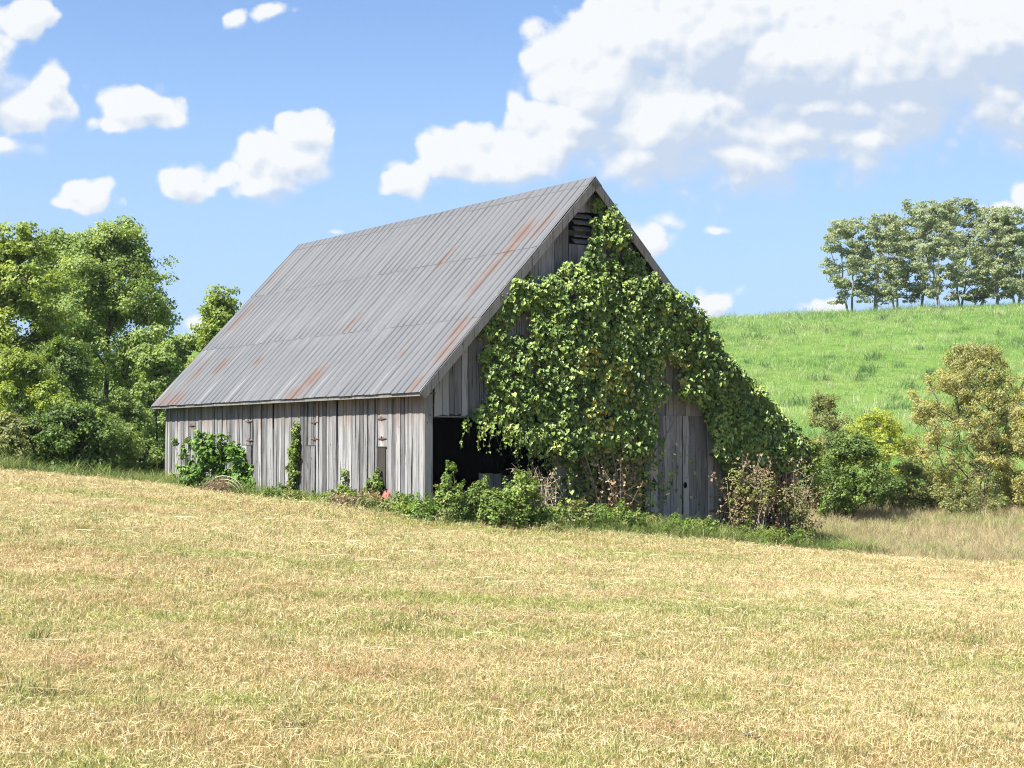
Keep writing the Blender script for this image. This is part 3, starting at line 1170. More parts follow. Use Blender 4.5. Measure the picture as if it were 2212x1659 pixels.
tree_px('broadleaf_tree', 'tallest mid-green broadleaf tree of the wood edge, rounded top', 'tree', 235, 468, 150, 62, 'tree_a', 80000, .112, clear=.10, nclump=120, clump_r=.85, trunk_r=.17, airy=.15)
tree_px('broadleaf_tree', 'light yellow-green tree beside the tallest tree of the wood edge', 'tree', 20, 492, 125, 55, 'tree_b', 56000, .112, clear=.12, nclump=80, clump_r=.8, trunk_r=.15)
tree_px('broadleaf_tree', 'green tree filling the gap behind the two tall wood-edge trees', 'tree', 125, 515, 110, 72, 'tree_a', 36000, .14, clear=.1, nclump=60, clump_r=.9, trunk_r=.16)
tree_px('broadleaf_tree', 'slim young tree with visible trunk in front of the pasture', 'tree', 335, 735, 75, 57, 'tree_a', 14000, .12, clear=.16, nclump=46, clump_r=.45, trunk_r=.07, airy=.4)
tree_px('broadleaf_tree', 'small tree peeping out behind the barn roof', 'tree', 488, 632, 75, 78, 'tree_b', 20000, .15, clear=.12, nclump=50, clump_r=.75, trunk_r=.13)
tree_px('broadleaf_tree', 'low dark tree between the wood edge and the barn roof', 'tree', 400, 722, 85, 84, 'tree_a', 18000, .16, clear=.1, nclump=40, clump_r=.7, trunk_r=.1)

tree_px('broadleaf_tree', 'broad mid-green tree past the light yellow-green tree of the wood edge', 'tree', -190, 500, 150, 54, 'tree_a', 30000, .13, clear=.1, nclump=70, clump_r=.8, trunk_r=.16)
tree_px('leafy_bush', 'dense green bush below the broad tree of the wood edge', 'bush', -130, 820, 130, 47, 'dark', 16000, .1, clear=.0, nclump=60, clump_r=.5, trunk_r=.05, profile='bush', multi=3)
LX = [(1838, 474, 52), (1893, 460, 55), (1942, 468, 45), (1985, 425, 58), (2032, 438, 55), (2076, 432, 52), (2118, 446, 50), (2160, 460, 50), (2200, 452, 55), (2262, 448, 60)]
wd = ['slender locust tree standing at the open end of the hilltop grove', 'locust tree second from the open end of the hilltop grove', 'shorter locust tree third from the open end of the hilltop grove',
      'tallest locust tree of the hilltop grove', 'locust tree next to the tallest one of the hilltop grove', 'locust tree two trunks past the tallest of the hilltop grove',
      'locust tree three trunks past the tallest of the hilltop grove', 'locust tree four trunks past the tallest of the hilltop grove', 'locust tree five trunks past the tallest of the hilltop grove',
      'locust tree six trunks past the tallest of the hilltop grove']
for (px, top, hp), lab in zip(LX, wd):
    dep = 158 + rng.uniform(-3, 6)
    b = gpt(px, dep)
    h = h_at(px, top - 6, dep)
    crown_tree('locust_tree', lab, 'tree', b, h, hp * dep / F * 1.18, 'locust', 12500, .20, bark='palebark', profile='flat', clear=.08, nclump=80, clump_r=.78,
               trunk_r=.20, group='locust trees on the hilltop', flat=.5, twig_r=.025, airy=.3, topbias=.8, multi=2, lean=(rng.normal(0, .6), 0))

# bushes and saplings behind the barn on the right
tree_px('leafy_bush', 'dark green dense bush beside the vine-covered lean-to', 'bush', 1838, 945, 105, 46.5, 'dark', 24000, .07, clear=.0, nclump=60, clump_r=.42, trunk_r=.04, profile='bush', multi=3)
tree_px('sapling', 'thin olive sapling rising behind the lean-to', 'sapling', 1780, 850, 66, 50, 'olive', 15000, .058, clear=.02, nclump=80, clump_r=.30, trunk_r=.03, profile='bush', multi=3, airy=.4)
tree_px('sapling', 'bright yellow-green sapling between dark bush and tan tree', 'sapling', 1893, 885, 84, 48.5, 'yellow', 15000, .062, clear=.2, nclump=40, clump_r=.36, trunk_r=.03, profile='round', multi=2, airy=.3)
tree_px('small_tree', 'small tan autumn-coloured tree at the foot of the pasture hill', 'tree', 2108, 742, 170, 51, 'tan', 60000, .06, clear=.03, nclump=260, clump_r=.36, trunk_r=.06, profile='bush', multi=4, airy=.15, twig_r=.009)
tree_px('small_tree', 'lower rusty-tan tree crowding the small tan tree', 'tree', 2235, 880, 95, 49, 'tan', 26000, .06, clear=.10, nclump=70, clump_r=.38, trunk_r=.045, profile='round', multi=3, airy=.3, twig_r=.009)
tree_px('leafy_bush', 'low dark shade-side scrub below the yellow-green sapling', 'bush', 1965, 1005, 85, 49.5, 'olive', 12000, .06, clear=.0, nclump=40, clump_r=.3, trunk_r=.03, profile='bush', multi=3, airy=.2)
tree_px('leafy_bush', 'low olive scrub under the small tan tree', 'bush', 2070, 1055, 100, 48.5, 'olive', 9000, .06, clear=.0, nclump=40, clump_r=.28, trunk_r=.02, profile='bush', multi=3, airy=.3)

# scrub along the foot of the wood edge
for px, top, hp, dep, mat, n, lab in [
    (40, 760, 120, 49, 'tree_b', 20000, 'tall yellowish-green bush in front of the light tree'),
    (150, 880, 110, 44, 'dark', 17000, 'broad dark bush shading the corner of the field'),
    (225, 905, 90, 46, 'tree_a', 12000, 'green bush between the dark bush and the slim tree'),
    (20, 900, 80, 43, 'olive', 11000, 'low pale bush touching the field edge by the wood'),
    (305, 955, 66, 47, 'dark', 9000, 'small dark bush at the foot of the slim tree'),
    (120, 720, 95, 53, 'dark', 14000, 'dark understorey shrub below the tallest tree'),
    (262, 840, 70, 55, 'tree_a', 9000, 'leafy understorey shrub around the tallest trunk'),
    (375, 990, 40, 52, 'weed', 3500, 'low weedy bush by the far corner of the barn')]:
    tree_px('leafy_bush', lab, 'bush', px, top, hp, dep, mat, int(n * 1.5), .085, clear=.0, nclump=60, clump_r=.5 if hp > 80 else .35, trunk_r=.05, profile='bush', multi=3)


# ------------------------------------------------------------------ climbing vines
def vine_on_front(label, poly, nclump, per, lsize, thick, mat='vine', nparts=0, holes=(), v0=WV0, pad=.04, yellow=None):
    poly = np.array(poly, float)
    lo, hi = poly.min(0), poly.max(0)
    C = []
    while len(C) < nclump:
        x = rng.uniform(lo[0], hi[0], 400)
        y = rng.uniform(lo[1], hi[1], 400)
        ok = inside_poly(poly, x, y)
        for h in holes:
            ok &= ~(((x - h[0]) / h[2]) ** 2 + ((y - h[1]) / h[3]) ** 2 < 1)
        for a, b in zip(x[ok], y[ok]):
            C.append((a, b))
    C = np.array(C[:nclump])
    c3, th = [], []
    th = np.array([thick(x, y) for x, y in C])
    o = th * np.where(th > .48, rng.uniform(.6, 1.0, nclump), rng.uniform(.25, 1.0, nclump))
    for (x, y), oo in zip(C, o):
        u, z = on_front(x, y, v0 - oo - .12)
        c3.append((u, v0, z))
    c3 = np.array(c3)
    rad = rng.uniform(.09, .17, nclump) + rng.uniform(.05, .2, nclump) * np.minimum(th, .5)
    ci = np.repeat(np.arange(nclump), per)
    d = unit(rng.normal(size=(len(ci), 3)) + np.array([-.1, -.75, .35]))
    d[:, 1] = -np.abs(d[:, 1])
    rr = rad[ci][:, None] * rng.uniform(.55, 1.1, (len(ci), 1))
    p = c3[ci] + d * rr * np.array([1.15, .75, 1.0]) - np.array([0, 1, 0]) * (o[ci][:, None] + pad)
    n = d * .8 + np.array([-.45, -.45, .5]) + rng.normal(0, .36, p.shape)
    tip = np.array([0, -.25, -1.0]) + rng.normal(0, .45, p.shape)
    W = to_world(p[:, 0], p[:, 1], p[:, 2])
    R3 = np.stack([UD, VD, np.array([0, 0, 1.0])])
    base = to_world(c3[:, 0].mean(), v0 - .1, 0.0)
    base[2] = ground_z(base[0], base[1])
    root = empty('climbing_vine', base, label, 'vine')
    W = W - base
    n, tip = n @ R3, tip @ R3
    r = np.clip(rng.normal(.45, .2, len(p)) + rng.normal(0, .12, nclump)[ci], 0, .93)
    if yellow is not None:
        for yx, yy, yr in yellow:
            u, z = on_front(yx, yy, v0)
            dd = np.hypot(p[:, 0] - u, p[:, 2] - z)
            hit = (dd < yr) & (rng.random(len(p)) < .35)
            r = np.where(hit, rng.uniform(.93, 1, len(p)), r)
    s = lsize * rng.choice([.55, .8, 1.0, 1.0, 1.3], len(p)) * rng.uniform(.8, 1.2, len(p))
    idx = np.zeros(len(p), bool)
    if nparts:
        # the leaves that stand furthest out, big ones first
        score = -p[:, 1] + s * 2 + rng.uniform(0, .35, len(p))
        pick = np.argsort(-score)[:nparts * 4]
        pick = rng.permutation(pick)[:nparts]
        idx[pick] = True
        L, fs = HEART
        protos = []
        for k in range(8):
            V = L.copy()
            V[:, 2] *= rng.uniform(.3, 1.8)
            V[:, 0] *= rng.uniform(.88, 1.1)
            me = mesh_np('leaf', V, [np.array([f for f in fs if f[0] != f[3]]), np.array([f[:3] for f in fs if f[0] == f[3]])], np.full(len(V), .25 + .09 * k))
            me.materials.append(M[mat])
            protos.append(me)
        for i in pick:
            nn = unit(n[i])
            tt = unit(tip[i] - (tip[i] @ nn) * nn)
            b = np.cross(nn, tt)
            lf = link('leaf', protos[int(rng.integers(8))], None, root)
            lf.matrix_local = Matrix.Translation(Vector(W[i])) @ Matrix(np.stack([b, tt, nn], 1).tolist()).to_4x4() @ Matrix.Scale(float(s[i]), 4)
    k = ~idx
    lv = link('leaves', leaf_mesh('leaves', W[k], n[k], tip[k], s[k], HEART, r[k]), M[mat], root)
    lv['kind'] = 'stuff'
    return root, base, c3, o


def th_main(x, y):
    e = min(abs(x - 1030), 400) / 200
    rk = (x - (1278 + (y - 388) / 1.337)) / -60        # thin under the rake
    if y > 600 and rk < 1:
        return .62
    if y < 520 and x > 1325:
        return .5
    return .08 + .44 * min(1, max(0, e)) * (1 if y > 600 else .6) * min(1, max(.1, rk))


GABLE = [(1290, 412), (1312, 440), (1335, 462), (1350, 495), (1372, 540), (1405, 590), (1440, 622), (1500, 648), (1532, 700), (1566, 755), (1588, 800), (1540, 870),
         (1450, 850), (1425, 880), (1405, 950), (1370, 985), (1330, 960), (1240, 985), (1190, 985), (1140, 960), (1100, 935), (1080, 905), (1040, 905), (1022, 912), (1045, 875), (1065, 850),
         (1050, 790), (1035, 742), (1052, 695), (1085, 640), (1120, 612), (1150, 580), (1185, 592), (1215, 575), (1270, 562), (1280, 525), (1272, 500), (1270, 455)]
rootv, vb, vc, vo = vine_on_front('large heart-leaved vine smothering the barn gable around the open bay', GABLE, 1050, 28, .086, th_main, nparts=280,
                                  holes=[(1130, 700, 28, 30), (1345, 560, 14, 30), (1165, 600, 22, 22), (1455, 815, 26, 40), (1330, 690, 16, 20), (1245, 640, 14, 22)],
                                  yellow=[(1300, 830, .5), (1260, 900, .45), (1420, 800, .5), (1240, 780, .4), (1440, 900, .35)])
# bare twisted stems of that vine climbing from the ground
paths = []
for k in range(26):
    x0 = rng.normal(1310, 26)
    x1 = x0 + rng.normal(-10, 60)
    y1 = rng.uniform(780, 930)
    a = np.array([*on_front(x0, 1125)])
    b = np.array([*on_front(x1, y1)])
    va, vb_ = WV0 - rng.uniform(.15, .55), WV0 - rng.uniform(.1, .45)
    P0 = to_world(a[0], va, a[1] - .1)
    P2 = to_world(b[0], vb_, b[1])
    P1 = (P0 + P2) / 2 + np.array([rng.normal(0, .25), rng.normal(0, .15), rng.normal(0, .1)])
    B = bez(P0, P1, P2, 9) - vb + rng.normal(0, .02, (9, 3))
    paths.append((B, np.linspace(rng.uniform(.012, .035), .008, 9)))
link('stems', tubes('stems', paths), M['twig'], rootv)
# sparse withered leaves hanging along those stems
n = 900
x = rng.normal(1315, 38, n)
y = rng.uniform(930, 1120, n)
P = np.array([[*on_front(a, b)] for a, b in zip(x, y)])
W = to_world(P[:, 0], WV0 - rng.uniform(.1, .6, n), P[:, 1]) - vb
link('withered_leaves', leaf_mesh('withered_leaves', W, rng.normal(size=(n, 3)) + np.array([0, -.6, .3]), rng.normal(0, .5, (n, 3)) + np.array([0, 0, -1]), .085 * rng.uniform(.5, 1.2, n), HEART), M['dead'], rootv)['kind'] = 'stuff'
n = 1500
x = rng.normal(1300, 60, n)
y = rng.uniform(940, 1090, n)
P = np.array([[*on_front(a, b)] for a, b in zip(x, y)])
W = to_world(P[:, 0], WV0 - rng.uniform(.08, .5, n), P[:, 1]) - vb
link('low_leaves', leaf_mesh('low_leaves', W, rng.normal(size=(n, 3)) * .5 + np.array([-.2, -.8, .5]), rng.normal(0, .5, (n, 3)) + np.array([0, 0, -1]), .11 * rng.uniform(.5, 1.2, n), HEART), M['vine'], rootv)['kind'] = 'stuff'

# runners trailing from the lower edge and reaching over the boards
def runners(root, base, spots, per, up=False):
    paths, LP, LN, LT, LS = [], [], [], [], []
    for px, py in spots:
        for _ in range(per):
            x, y = px + rng.normal(0, 14), py + rng.normal(0, 10)
            off = rng.uniform(.18, .5) if not up else rng.uniform(.05, .12)
            u, z = on_front(x, y, WV0 - off)
            L = rng.uniform(.2, .75)
            sw = rng.normal(0, .25)
            t = np.linspace(0, 1, 7)
            dz = L * t if up else -L * t
            P = to_world(u + sw * L * t + .03 * np.sin(t * 7), WV0 - off - .04 * np.sin(t * 3), z + dz) - base
            paths.append((P, np.linspace(.006, .003, 7)))
            k = int(L / .045)
            tt = rng.random(k)
            Q = np.stack([np.interp(tt, t, P[:, i]) for i in range(3)], -1) + rng.normal(0, .025, (k, 3))
            LP.append(Q)
            LN.append(rng.normal(0, .5, (k, 3)) - VD * .6 - UD * .4 + np.array([0, 0, .4]))
            LT.append(rng.normal(0, .4, (k, 3)) + np.array([0, 0, -1]))
            LS.append(.082 * rng.uniform(.5, 1.2, k) * (1.15 - .5 * tt))
    link('runners', tubes('runners', paths, 4), M['stem'], root)
    LP, LN, LT, LS = map(np.concatenate, (LP, LN, LT, LS))
    link('runner_leaves', leaf_mesh('runner_leaves', LP, LN, LT, LS, HEART, np.clip(rng.normal(.55, .2, len(LP)), 0, .93)), M['vine'], root)['kind'] = 'stuff'


runners(rootv, vb, [(1028, 900), (1050, 905), (1080, 915), (1110, 940), (1150, 960), (1185, 980), (1400, 930), (1415, 890), (1375, 985), (1240, 985), (1280, 980), (1340, 970)], 5)
LEAN = [(1545, 770), (1572, 775), (1600, 800), (1650, 845), (1692, 905), (1730, 965), (1742, 1010), (1715, 1030), (1650, 1010), (1600, 1015), (1575, 1010), (1550, 970), (1535, 900), (1525, 868)]
rootl, lb_, lc, lo_ = vine_on_front('dark vine curtain hanging over the lean-to end of the barn', LEAN, 360, 30, .086, lambda x, y: .35, nparts=60, v0=WV0 - .05)
# the same vine lying over the lean-to roof and down its open side
n = 6500
uu = rng.uniform(RU2 - 1.1, LU + .25, n)
vv = rng.uniform(-.1, 5.0, n) ** 1.0
zz = np.where(uu < RU2, RZ - (uu - RU) * SLR, RZ2 - (uu - RU2) * .66) + .05 + .28 * rng.random(n) * (np.sin(uu * 4) * np.cos(vv * 3) * .5 + .7)
keep = (uu > RU2 - .25) | (vv < .35)
side = rng.random(n) < .3
uu = np.where(side, LU + .05 + .2 * rng.random(n), uu)
zz = np.where(side, LZ + .2 - 1.6 * rng.random(n) ** 1.5, zz)
uu, vv, zz, side = uu[keep | side], vv[keep | side], zz[keep | side], side[keep | side]
n = len(uu)
W = to_world(uu, vv, zz) - lb_
nb = np.where(side[:, None], np.array([1.0, -.2, .5]), np.array([.35, -.1, 1.0])) + rng.normal(0, .4, (n, 3))
R3 = np.stack([UD, VD, np.array([0, 0, 1.0])])
link('roof_leaves', leaf_mesh('roof_leaves', W, nb @ R3, (rng.normal(0, .5, (n, 3)) + np.array([.6, 0, -.8])) @ R3, .115 * rng.uniform(.6, 1.2, n), HEART, np.clip(rng.normal(.5, .2, n), 0, .93)), M['vine'], rootl)['kind'] = 'stuff'
paths = []
for k in range(18):
    a = on_front(rng.uniform(1560, 1730), rng.uniform(1120, 1185))
    b = on_front(rng.uniform(1570, 1735), rng.uniform(930, 1000))
    P0, P2 = to_world(a[0], WV0 - .2, a[1] - .15), to_world(b[0], WV0 - .25, b[1])
    paths.append((bez(P0, (P0 + P2) / 2 + rng.normal(0, .15, 3), P2, 7) - lb_, np.linspace(.016, .006, 7)))
link('stems', tubes('stems', paths), M['twig'], rootl)


# ------------------------------------------------------------------ shrubs, wall vines, weeds
def shrub(name, label, cat, base, lobes, n, ls, mat, shape=KITE, stem='stem', nstem=10, group=None, droop=.4, nclump=None, aspect=1.0, stem_r=.008):
    """lobes: (x, y, z, rx, ry, rz) relative to base"""
    root = empty(name, base, label, cat, group)
    L = np.array(lobes, float)
    vol = (L[:, 3] * L[:, 4] * L[:, 5]) ** .67
    nc = nclump or max(10, n // 40)
    li = rng.choice(len(L), nc, p=vol / vol.sum())
    d = unit(rng.normal(size=(nc, 3)) + np.array([0, 0, .25]))
    cc = L[li, :3] + d * L[li, 3:] * (rng.random((nc, 1)) ** .4)
    cc[:, 2] = np.maximum(cc[:, 2], .03)
    sz = min(1.6, max(.6, L[:, 3:].mean() / .45))
    ci = rng.integers(0, nc, n)
    rad = rng.uniform(.05, .2, nc)[ci][:, None] * sz
    q = rand_dir(n)
    p = cc[ci] + q * rad
    # shoots that break the outline
    sg = rng.random(nc) < .38
    sv = unit(d * .7 + np.array([0, 0, .9]) + rng.normal(0, .3, (nc, 3))) * rng.uniform(.12, .42, (nc, 1)) * sz
    tt_ = rng.random((n, 1))
    shoot = cc[ci] + sv[ci] * tt_ + q * (.075 * sz * (1.15 - tt_))
    p = np.where(sg[ci][:, None], shoot, p)
    p[:, 2] = np.maximum(p[:, 2], -.03)
    nr = unit(d[ci] * .6 + q * .7 + np.array([0, 0, .5]) + rng.normal(0, .3, (n, 3)))
    tip = q * .6 + rng.normal(0, .4, (n, 3)) + np.array([0, 0, -droop])
    r = np.clip(rng.normal(.45, .2, n) + rng.normal(0, .14, nc)[ci], 0, 1)
    link('leaves', leaf_mesh('leaves', p, nr, tip, ls * rng.uniform(.55, 1.25, n), shape, r, aspect), M[mat], root)
    paths = []
    for k in range(nstem):
        c = cc[rng.integers(0, nc)]
        f = np.array([c[0] * .4 + rng.normal(0, .08), c[1] * .4 + rng.normal(0, .05), -.1])
        paths.append((bez(f, (f + c) / 2 + np.array([0, 0, .15]) + rng.normal(0, .06, 3), c, 6), np.linspace(stem_r, stem_r * .5, 6)))
    link('stems', tubes('stems', paths), M[stem], root)
    return root


def side_base(px, out):
    """ground point in front of the side wall seen at px, `out` metres from the wall"""
    v, _ = on_side(px, 1060, WU0 - out)
    p = to_world(WU0 - out, v, 0.0)
    p[2] = ground_z(p[0], p[1])
    return p, v


def front_base(px, out):
    u, _ = on_front(px, 1120, WV0 - out)
    p = to_world(u, WV0 - out, 0.0)
    p[2] = ground_z(p[0], p[1])
    return p, u


def lobes_px(base, specs, thick=.3):
    """specs in pixels at the base's depth: (px, py, rx, ry)"""
    out = []
    for px, py, rx, ry in specs:
        q = at(px, py, base[1]) - base
        s = base[1] / F
        out.append((q[0], rng.normal(0, thick * .3), q[2], rx * s, thick, ry * s))
    return out


b, _ = side_base(478, .55)
shrub('leafy_shrub', 'large glossy green shrub growing against the barn side wall', 'shrub', b,
      lobes_px(b, [(440, 1000, 48, 40), (505, 1000, 45, 35), (470, 975, 40, 25), (520, 1035, 38, 32), (420, 1035, 30, 26), (455, 1045, 60, 20), (430, 955, 22, 18), (540, 1040, 16, 32), (408, 1058, 20, 12)], .42),
      8000, .12, 'shrub', LANCE, nstem=16, aspect=1.9, droop=.7)
b, _ = side_base(395, .2)
shrub('wall_vine', 'thin sparse vine climbing the side boards near the far corner', 'vine', b,
      lobes_px(b, [(380, 960, 10, 25), (385, 1000, 14, 30), (400, 950, 12, 14), (378, 1035, 10, 20)], .08), 420, .07, 'weed', nstem=6)
b, _ = side_base(636, .14)
shrub('wall_vine', 'narrow green vine column climbing the side wall almost to the eave', 'vine', b,
      lobes_px(b, [(640, 925, 5, 14), (638, 955, 10, 20), (636, 985, 14, 22), (636, 1015, 13, 25), (632, 1050, 15, 25), (620, 1068, 22, 18), (604, 1072, 14, 14)], .13), 3400, .06, 'weed', HEART, nstem=9)
b, _ = side_base(745, .12)
shrub('wall_vine', 'short thin vine tendril on the side wall between the vent doors', 'vine', b,
      lobes_px(b, [(744, 1018, 4, 10), (743, 1038, 5, 12), (742, 1062, 12, 12)], .07), 420, .06, 'weed', HEART, nstem=4)
b, _ = side_base(810, .22)
shrub('wall_vine', 'bushy vine tuft hanging at the dark board standing in for a narrow open vent', 'vine', b,
      lobes_px(b, [(812, 1032, 9, 14), (814, 1052, 14, 16), (800, 1060, 16, 12), (790, 1075, 18, 10)], .14), 1600, .06, 'weed', HEART, nstem=7, stem='twig')
for px, top, hw, out, lab in [(735, 1055, 42, .4, 'low green weeds at the foot of the thin vine tendril'), (690, 1076, 38, .45, 'low weeds below the two-board vent door'),
                              (872, 1068, 18, .4, 'leafy weed clump beside the red sheet'), (780, 1078, 36, .65, 'weed clump by the tangle of brown brush'),
                              (605, 1060, 28, .5, 'weed clump under the tall vine column'), (905, 1094, 28, .6, 'weed clump at the foot of the corner post'),
                              (575, 1080, 22, .45, 'brownish low weeds next to the glossy shrub'), (398, 1060, 24, .6, 'low weeds before the far end of the side wall')]:
    b, _ = side_base(px, out)
    top_q = at(px, top, b[1])[2] - b[2]
    hw_m = hw * b[1] / F
    shrub('weed_clump', lab, 'weeds', b, [(0, 0, top_q * .45, hw_m, .25, max(.12, top_q * .5)), (hw_m * .4, .05, top_q * .3, hw_m * .7, .25, max(.1, top_q * .35))], int(900 + 45 * hw), .055,
          'weed' if 'brownish' not in lab else 'dead', nstem=10)

# front of the open bay
b, _ = front_base(985, 1.25)
shrub('weed_clump', 'tall leafy weeds growing up past the corner post in the open bay', 'weeds', b,
      lobes_px(b, [(958, 1085, 20, 24), (980, 1075, 24, 22), (1005, 1088, 26, 24), (975, 1112, 48, 20), (964, 1040, 4, 26), (972, 1010, 5, 9), (992, 1050, 4, 12)], .38), 5200, .055, 'weed', nstem=16)
b, _ = front_base(1040, 1.45)
shrub('weed_clump', 'bright green upright weeds in the middle of the open bay', 'weeds', b,
      lobes_px(b, [(1030, 1080, 26, 22), (1055, 1084, 30, 24), (1040, 1106, 48, 22), (1020, 1126, 52, 16), (1042, 1052, 5, 14), (1022, 1062, 4, 10)], .45), 5600, .07, 'weed', LANCE, nstem=18, aspect=1.5)
b, _ = front_base(1115, 1.5)
shrub('weed_clump', 'largest rounded weed bush where the open bay meets the vine', 'weeds', b,
      lobes_px(b, [(1088, 1084, 32, 26), (1120, 1064, 28, 28), (1142, 1052, 18, 24), (1110, 1106, 62, 28), (1100, 1130, 66, 16), (1152, 1092, 24, 32), (1128, 1030, 8, 12)], .55), 8500, .055, 'weed', nstem=24)
for px, top, hw, out, mat, lab in [(1215, 1088, 46, 1.2, 'weed', 'tall grassy weeds below the hanging vine stems'), (1345, 1088, 46, 1.2, 'weed', 'yellowish bush at the foot of the vine stems'),
                                   (1400, 1105, 26, .6, 'dark', 'dark weeds in the shade beside the double door'), (1470, 1125, 52, 1.0, 'weed', 'low yellow-green bush in front of the double door'),
                                   (1275, 1110, 34, .7, 'weed', 'small weeds between the grassy weeds and yellowish bush'), (1540, 1145, 40, .7, 'weed', 'low weeds at the outer edge of the double door'),
                                   (1165, 1120, 30, .8, 'weed', 'low weeds under the dry white twigs')]:
    b, _ = front_base(px, out)
    tq = at(px, top, b[1])[2] - b[2]
    hm = hw * b[1] / F
    shrub('weed_clump', lab, 'weeds', b, [(0, 0, tq * .4, hm * .9, .35, tq * .5), (-hm * .45, 0, tq * .3, hm * .6, .3, tq * .33), (hm * .5, -.05, tq * .3, hm * .6, .3, tq * .35)], int(1200 + 60 * hw), .058, mat, nstem=14)


TG = 'weed tufts along the barn foot'
for px in list(np.linspace(930, 1560, 24)):
    b, _ = front_base(px + rng.normal(0, 9), rng.uniform(1.0, 2.1) if px < 1200 else rng.uniform(.8, 1.5))
    h, w = rng.uniform(.35, .95) ** 2, rng.uniform(.18, .5)
    lk = int(rng.integers(4)), int(rng.integers(2))
    shrub('weed_tuft', 'low %s %s weed tuft along the foot of the gable front' % (['yellow-green', 'pale green', 'olive', 'deep green'][lk[0]], ['broad-leaved', 'narrow-leaved'][lk[1]]), 'weeds', b, [(0, 0, h * .35, w, w * .8, h * .5), (w * .5, .1, h * .3, w * .6, w * .5, h * .4)], int(2200 * w + 300), .052,
          ['weed', 'weed', 'olive', 'shrub'][lk[0]], [KITE, LANCE][lk[1]], nstem=10, group=TG, aspect=1.3)
for px in list(np.linspace(560, 900, 12)):
    b, _ = side_base(px + rng.normal(0, 7), rng.uniform(.35, 1.0))
    h, w = rng.uniform(.18, .42), rng.uniform(.25, .5)
    lk = int(rng.integers(3)), int(rng.integers(2))
    shrub('weed_tuft', 'low %s %s weed tuft along the foot of the long side wall' % (['yellow-green', 'pale green', 'olive'][lk[0]], ['broad-leaved', 'narrow-leaved'][lk[1]]), 'weeds', b, [(0, 0, h * .35, w, w * .7, h * .5), (w * .5, .1, h * .3, w * .6, w * .5, h * .4)], int(2200 * w + 300), .052,
          ['weed', 'weed', 'olive'][lk[0]], [KITE, LANCE][lk[1]], nstem=10, group=TG, aspect=1.3)


def twigs(name, label, cat, base, n, span, hgt, r=.006, mat='paletwig', arch=0.0, leaf=0, bush_w=None, group=None, leafmat='dead'):
    root = empty(name, base, label, cat, group)
    paths, tips = [], []
    for k in range(n):
        a = np.array([rng.normal(0, span * .35), rng.normal(0, .15), -.05])
        c = np.array([rng.normal(0, span * .6), rng.normal(0, .25), hgt * rng.uniform(.4, 1.05)])
        m = (a + c) / 2 + np.array([rng.normal(0, span * .2), rng.normal(0, .1), hgt * arch * rng.uniform(.3, 1)])
        B = bez(a, m, c, 7) + rng.normal(0, .012, (7, 3))
        paths.append((B, np.linspace(r * rng.uniform(.7, 1.5), r * .35, 7)))
        tips += [B[3], B[4], B[5], B[6]]
        for _ in range(3):
            s = B[rng.integers(2, 6)]
            e = s + rand_dir(1)[0] * hgt * .3
            paths.append((bez(s, (s + e) / 2 + rng.normal(0, .03, 3), e, 4), np.linspace(r * .5, r * .2, 4)))
            tips.append(e)
    link('branches', tubes('branches', paths, 4), M[mat], root)
    if leaf:
        T = np.array(tips)
        i = rng.integers(0, len(T), leaf)
        p = T[i] + rng.normal(0, .06, (leaf, 3))
        link('leaves', leaf_mesh('leaves', p, rng.normal(size=(leaf, 3)) + np.array([0, -.3, .5]), rng.normal(size=(leaf, 3)) + np.array([0, 0, -.7]), .07 * rng.uniform(.5, 1.2, leaf), KITE), M[leafmat], root)
    return root


b, _ = front_base(1172, .75)
twigs('dry_twigs', 'pale dry twigs between the weed bush and the hanging vine', 'twigs', b, 22, .45, 1.35, .007, arch=.35, leaf=160)
b, _ = front_base(1325, .65)
twigs('dry_twigs', 'dry brown twigs tangled under the hanging vine', 'twigs', b, 26, .55, 1.7, .008, 'twig', arch=.2, leaf=350)
# brush heap under the lean-to vines
b, _ = front_base(1612, .55)
twigs('dry_brush', 'dry pinkish brush covering the lean-to front beside the double door', 'brush', b, 64, .70, 2.15, .009, 'paletwig', .25, 2600, leafmat='dead')
b, _ = front_base(1610, .75)
shrub('weed_clump', 'half-withered leafy growth mixed into the lean-to brush', 'weeds', b,
      lobes_px(b, [(1590, 1050, 22, 40), (1620, 1075, 34, 38), (1600, 1110, 34, 40), (1650, 1060, 26, 30), (1612, 1150, 34, 22)], .3), 4500, .055, 'olive', nstem=18, stem='paletwig')
b, _ = front_base(1706, .45)
twigs('dry_brush', 'pale dry brush at the outer corner of the lean-to', 'brush', b, 64, .55, 2.2, .009, 'paletwig', .3, 2000, leafmat='dead')
b, _ = front_base(1712, .75)
shrub('weed_clump', 'olive weeds around the pale brush at the lean-to corner', 'weeds', b,
      lobes_px(b, [(1700, 1085, 34, 40), (1725, 1120, 32, 36), (1715, 1150, 30, 30), (1740, 1165, 34, 20)], .3), 4800, .055, 'olive', nstem=18, stem='paletwig')
b, _ = front_base(1590, 1.0)
shrub('weed_clump', 'green grass-like weeds at the foot of the dry brush', 'weeds', b, [(0, 0, .12, .8, .3, .2), (1.4, .2, .1, .8, .35, .2), (.7, -.1, .15, .7, .3, .25)], 1500, .11, 'weed', LANCE, nstem=8, aspect=.7)

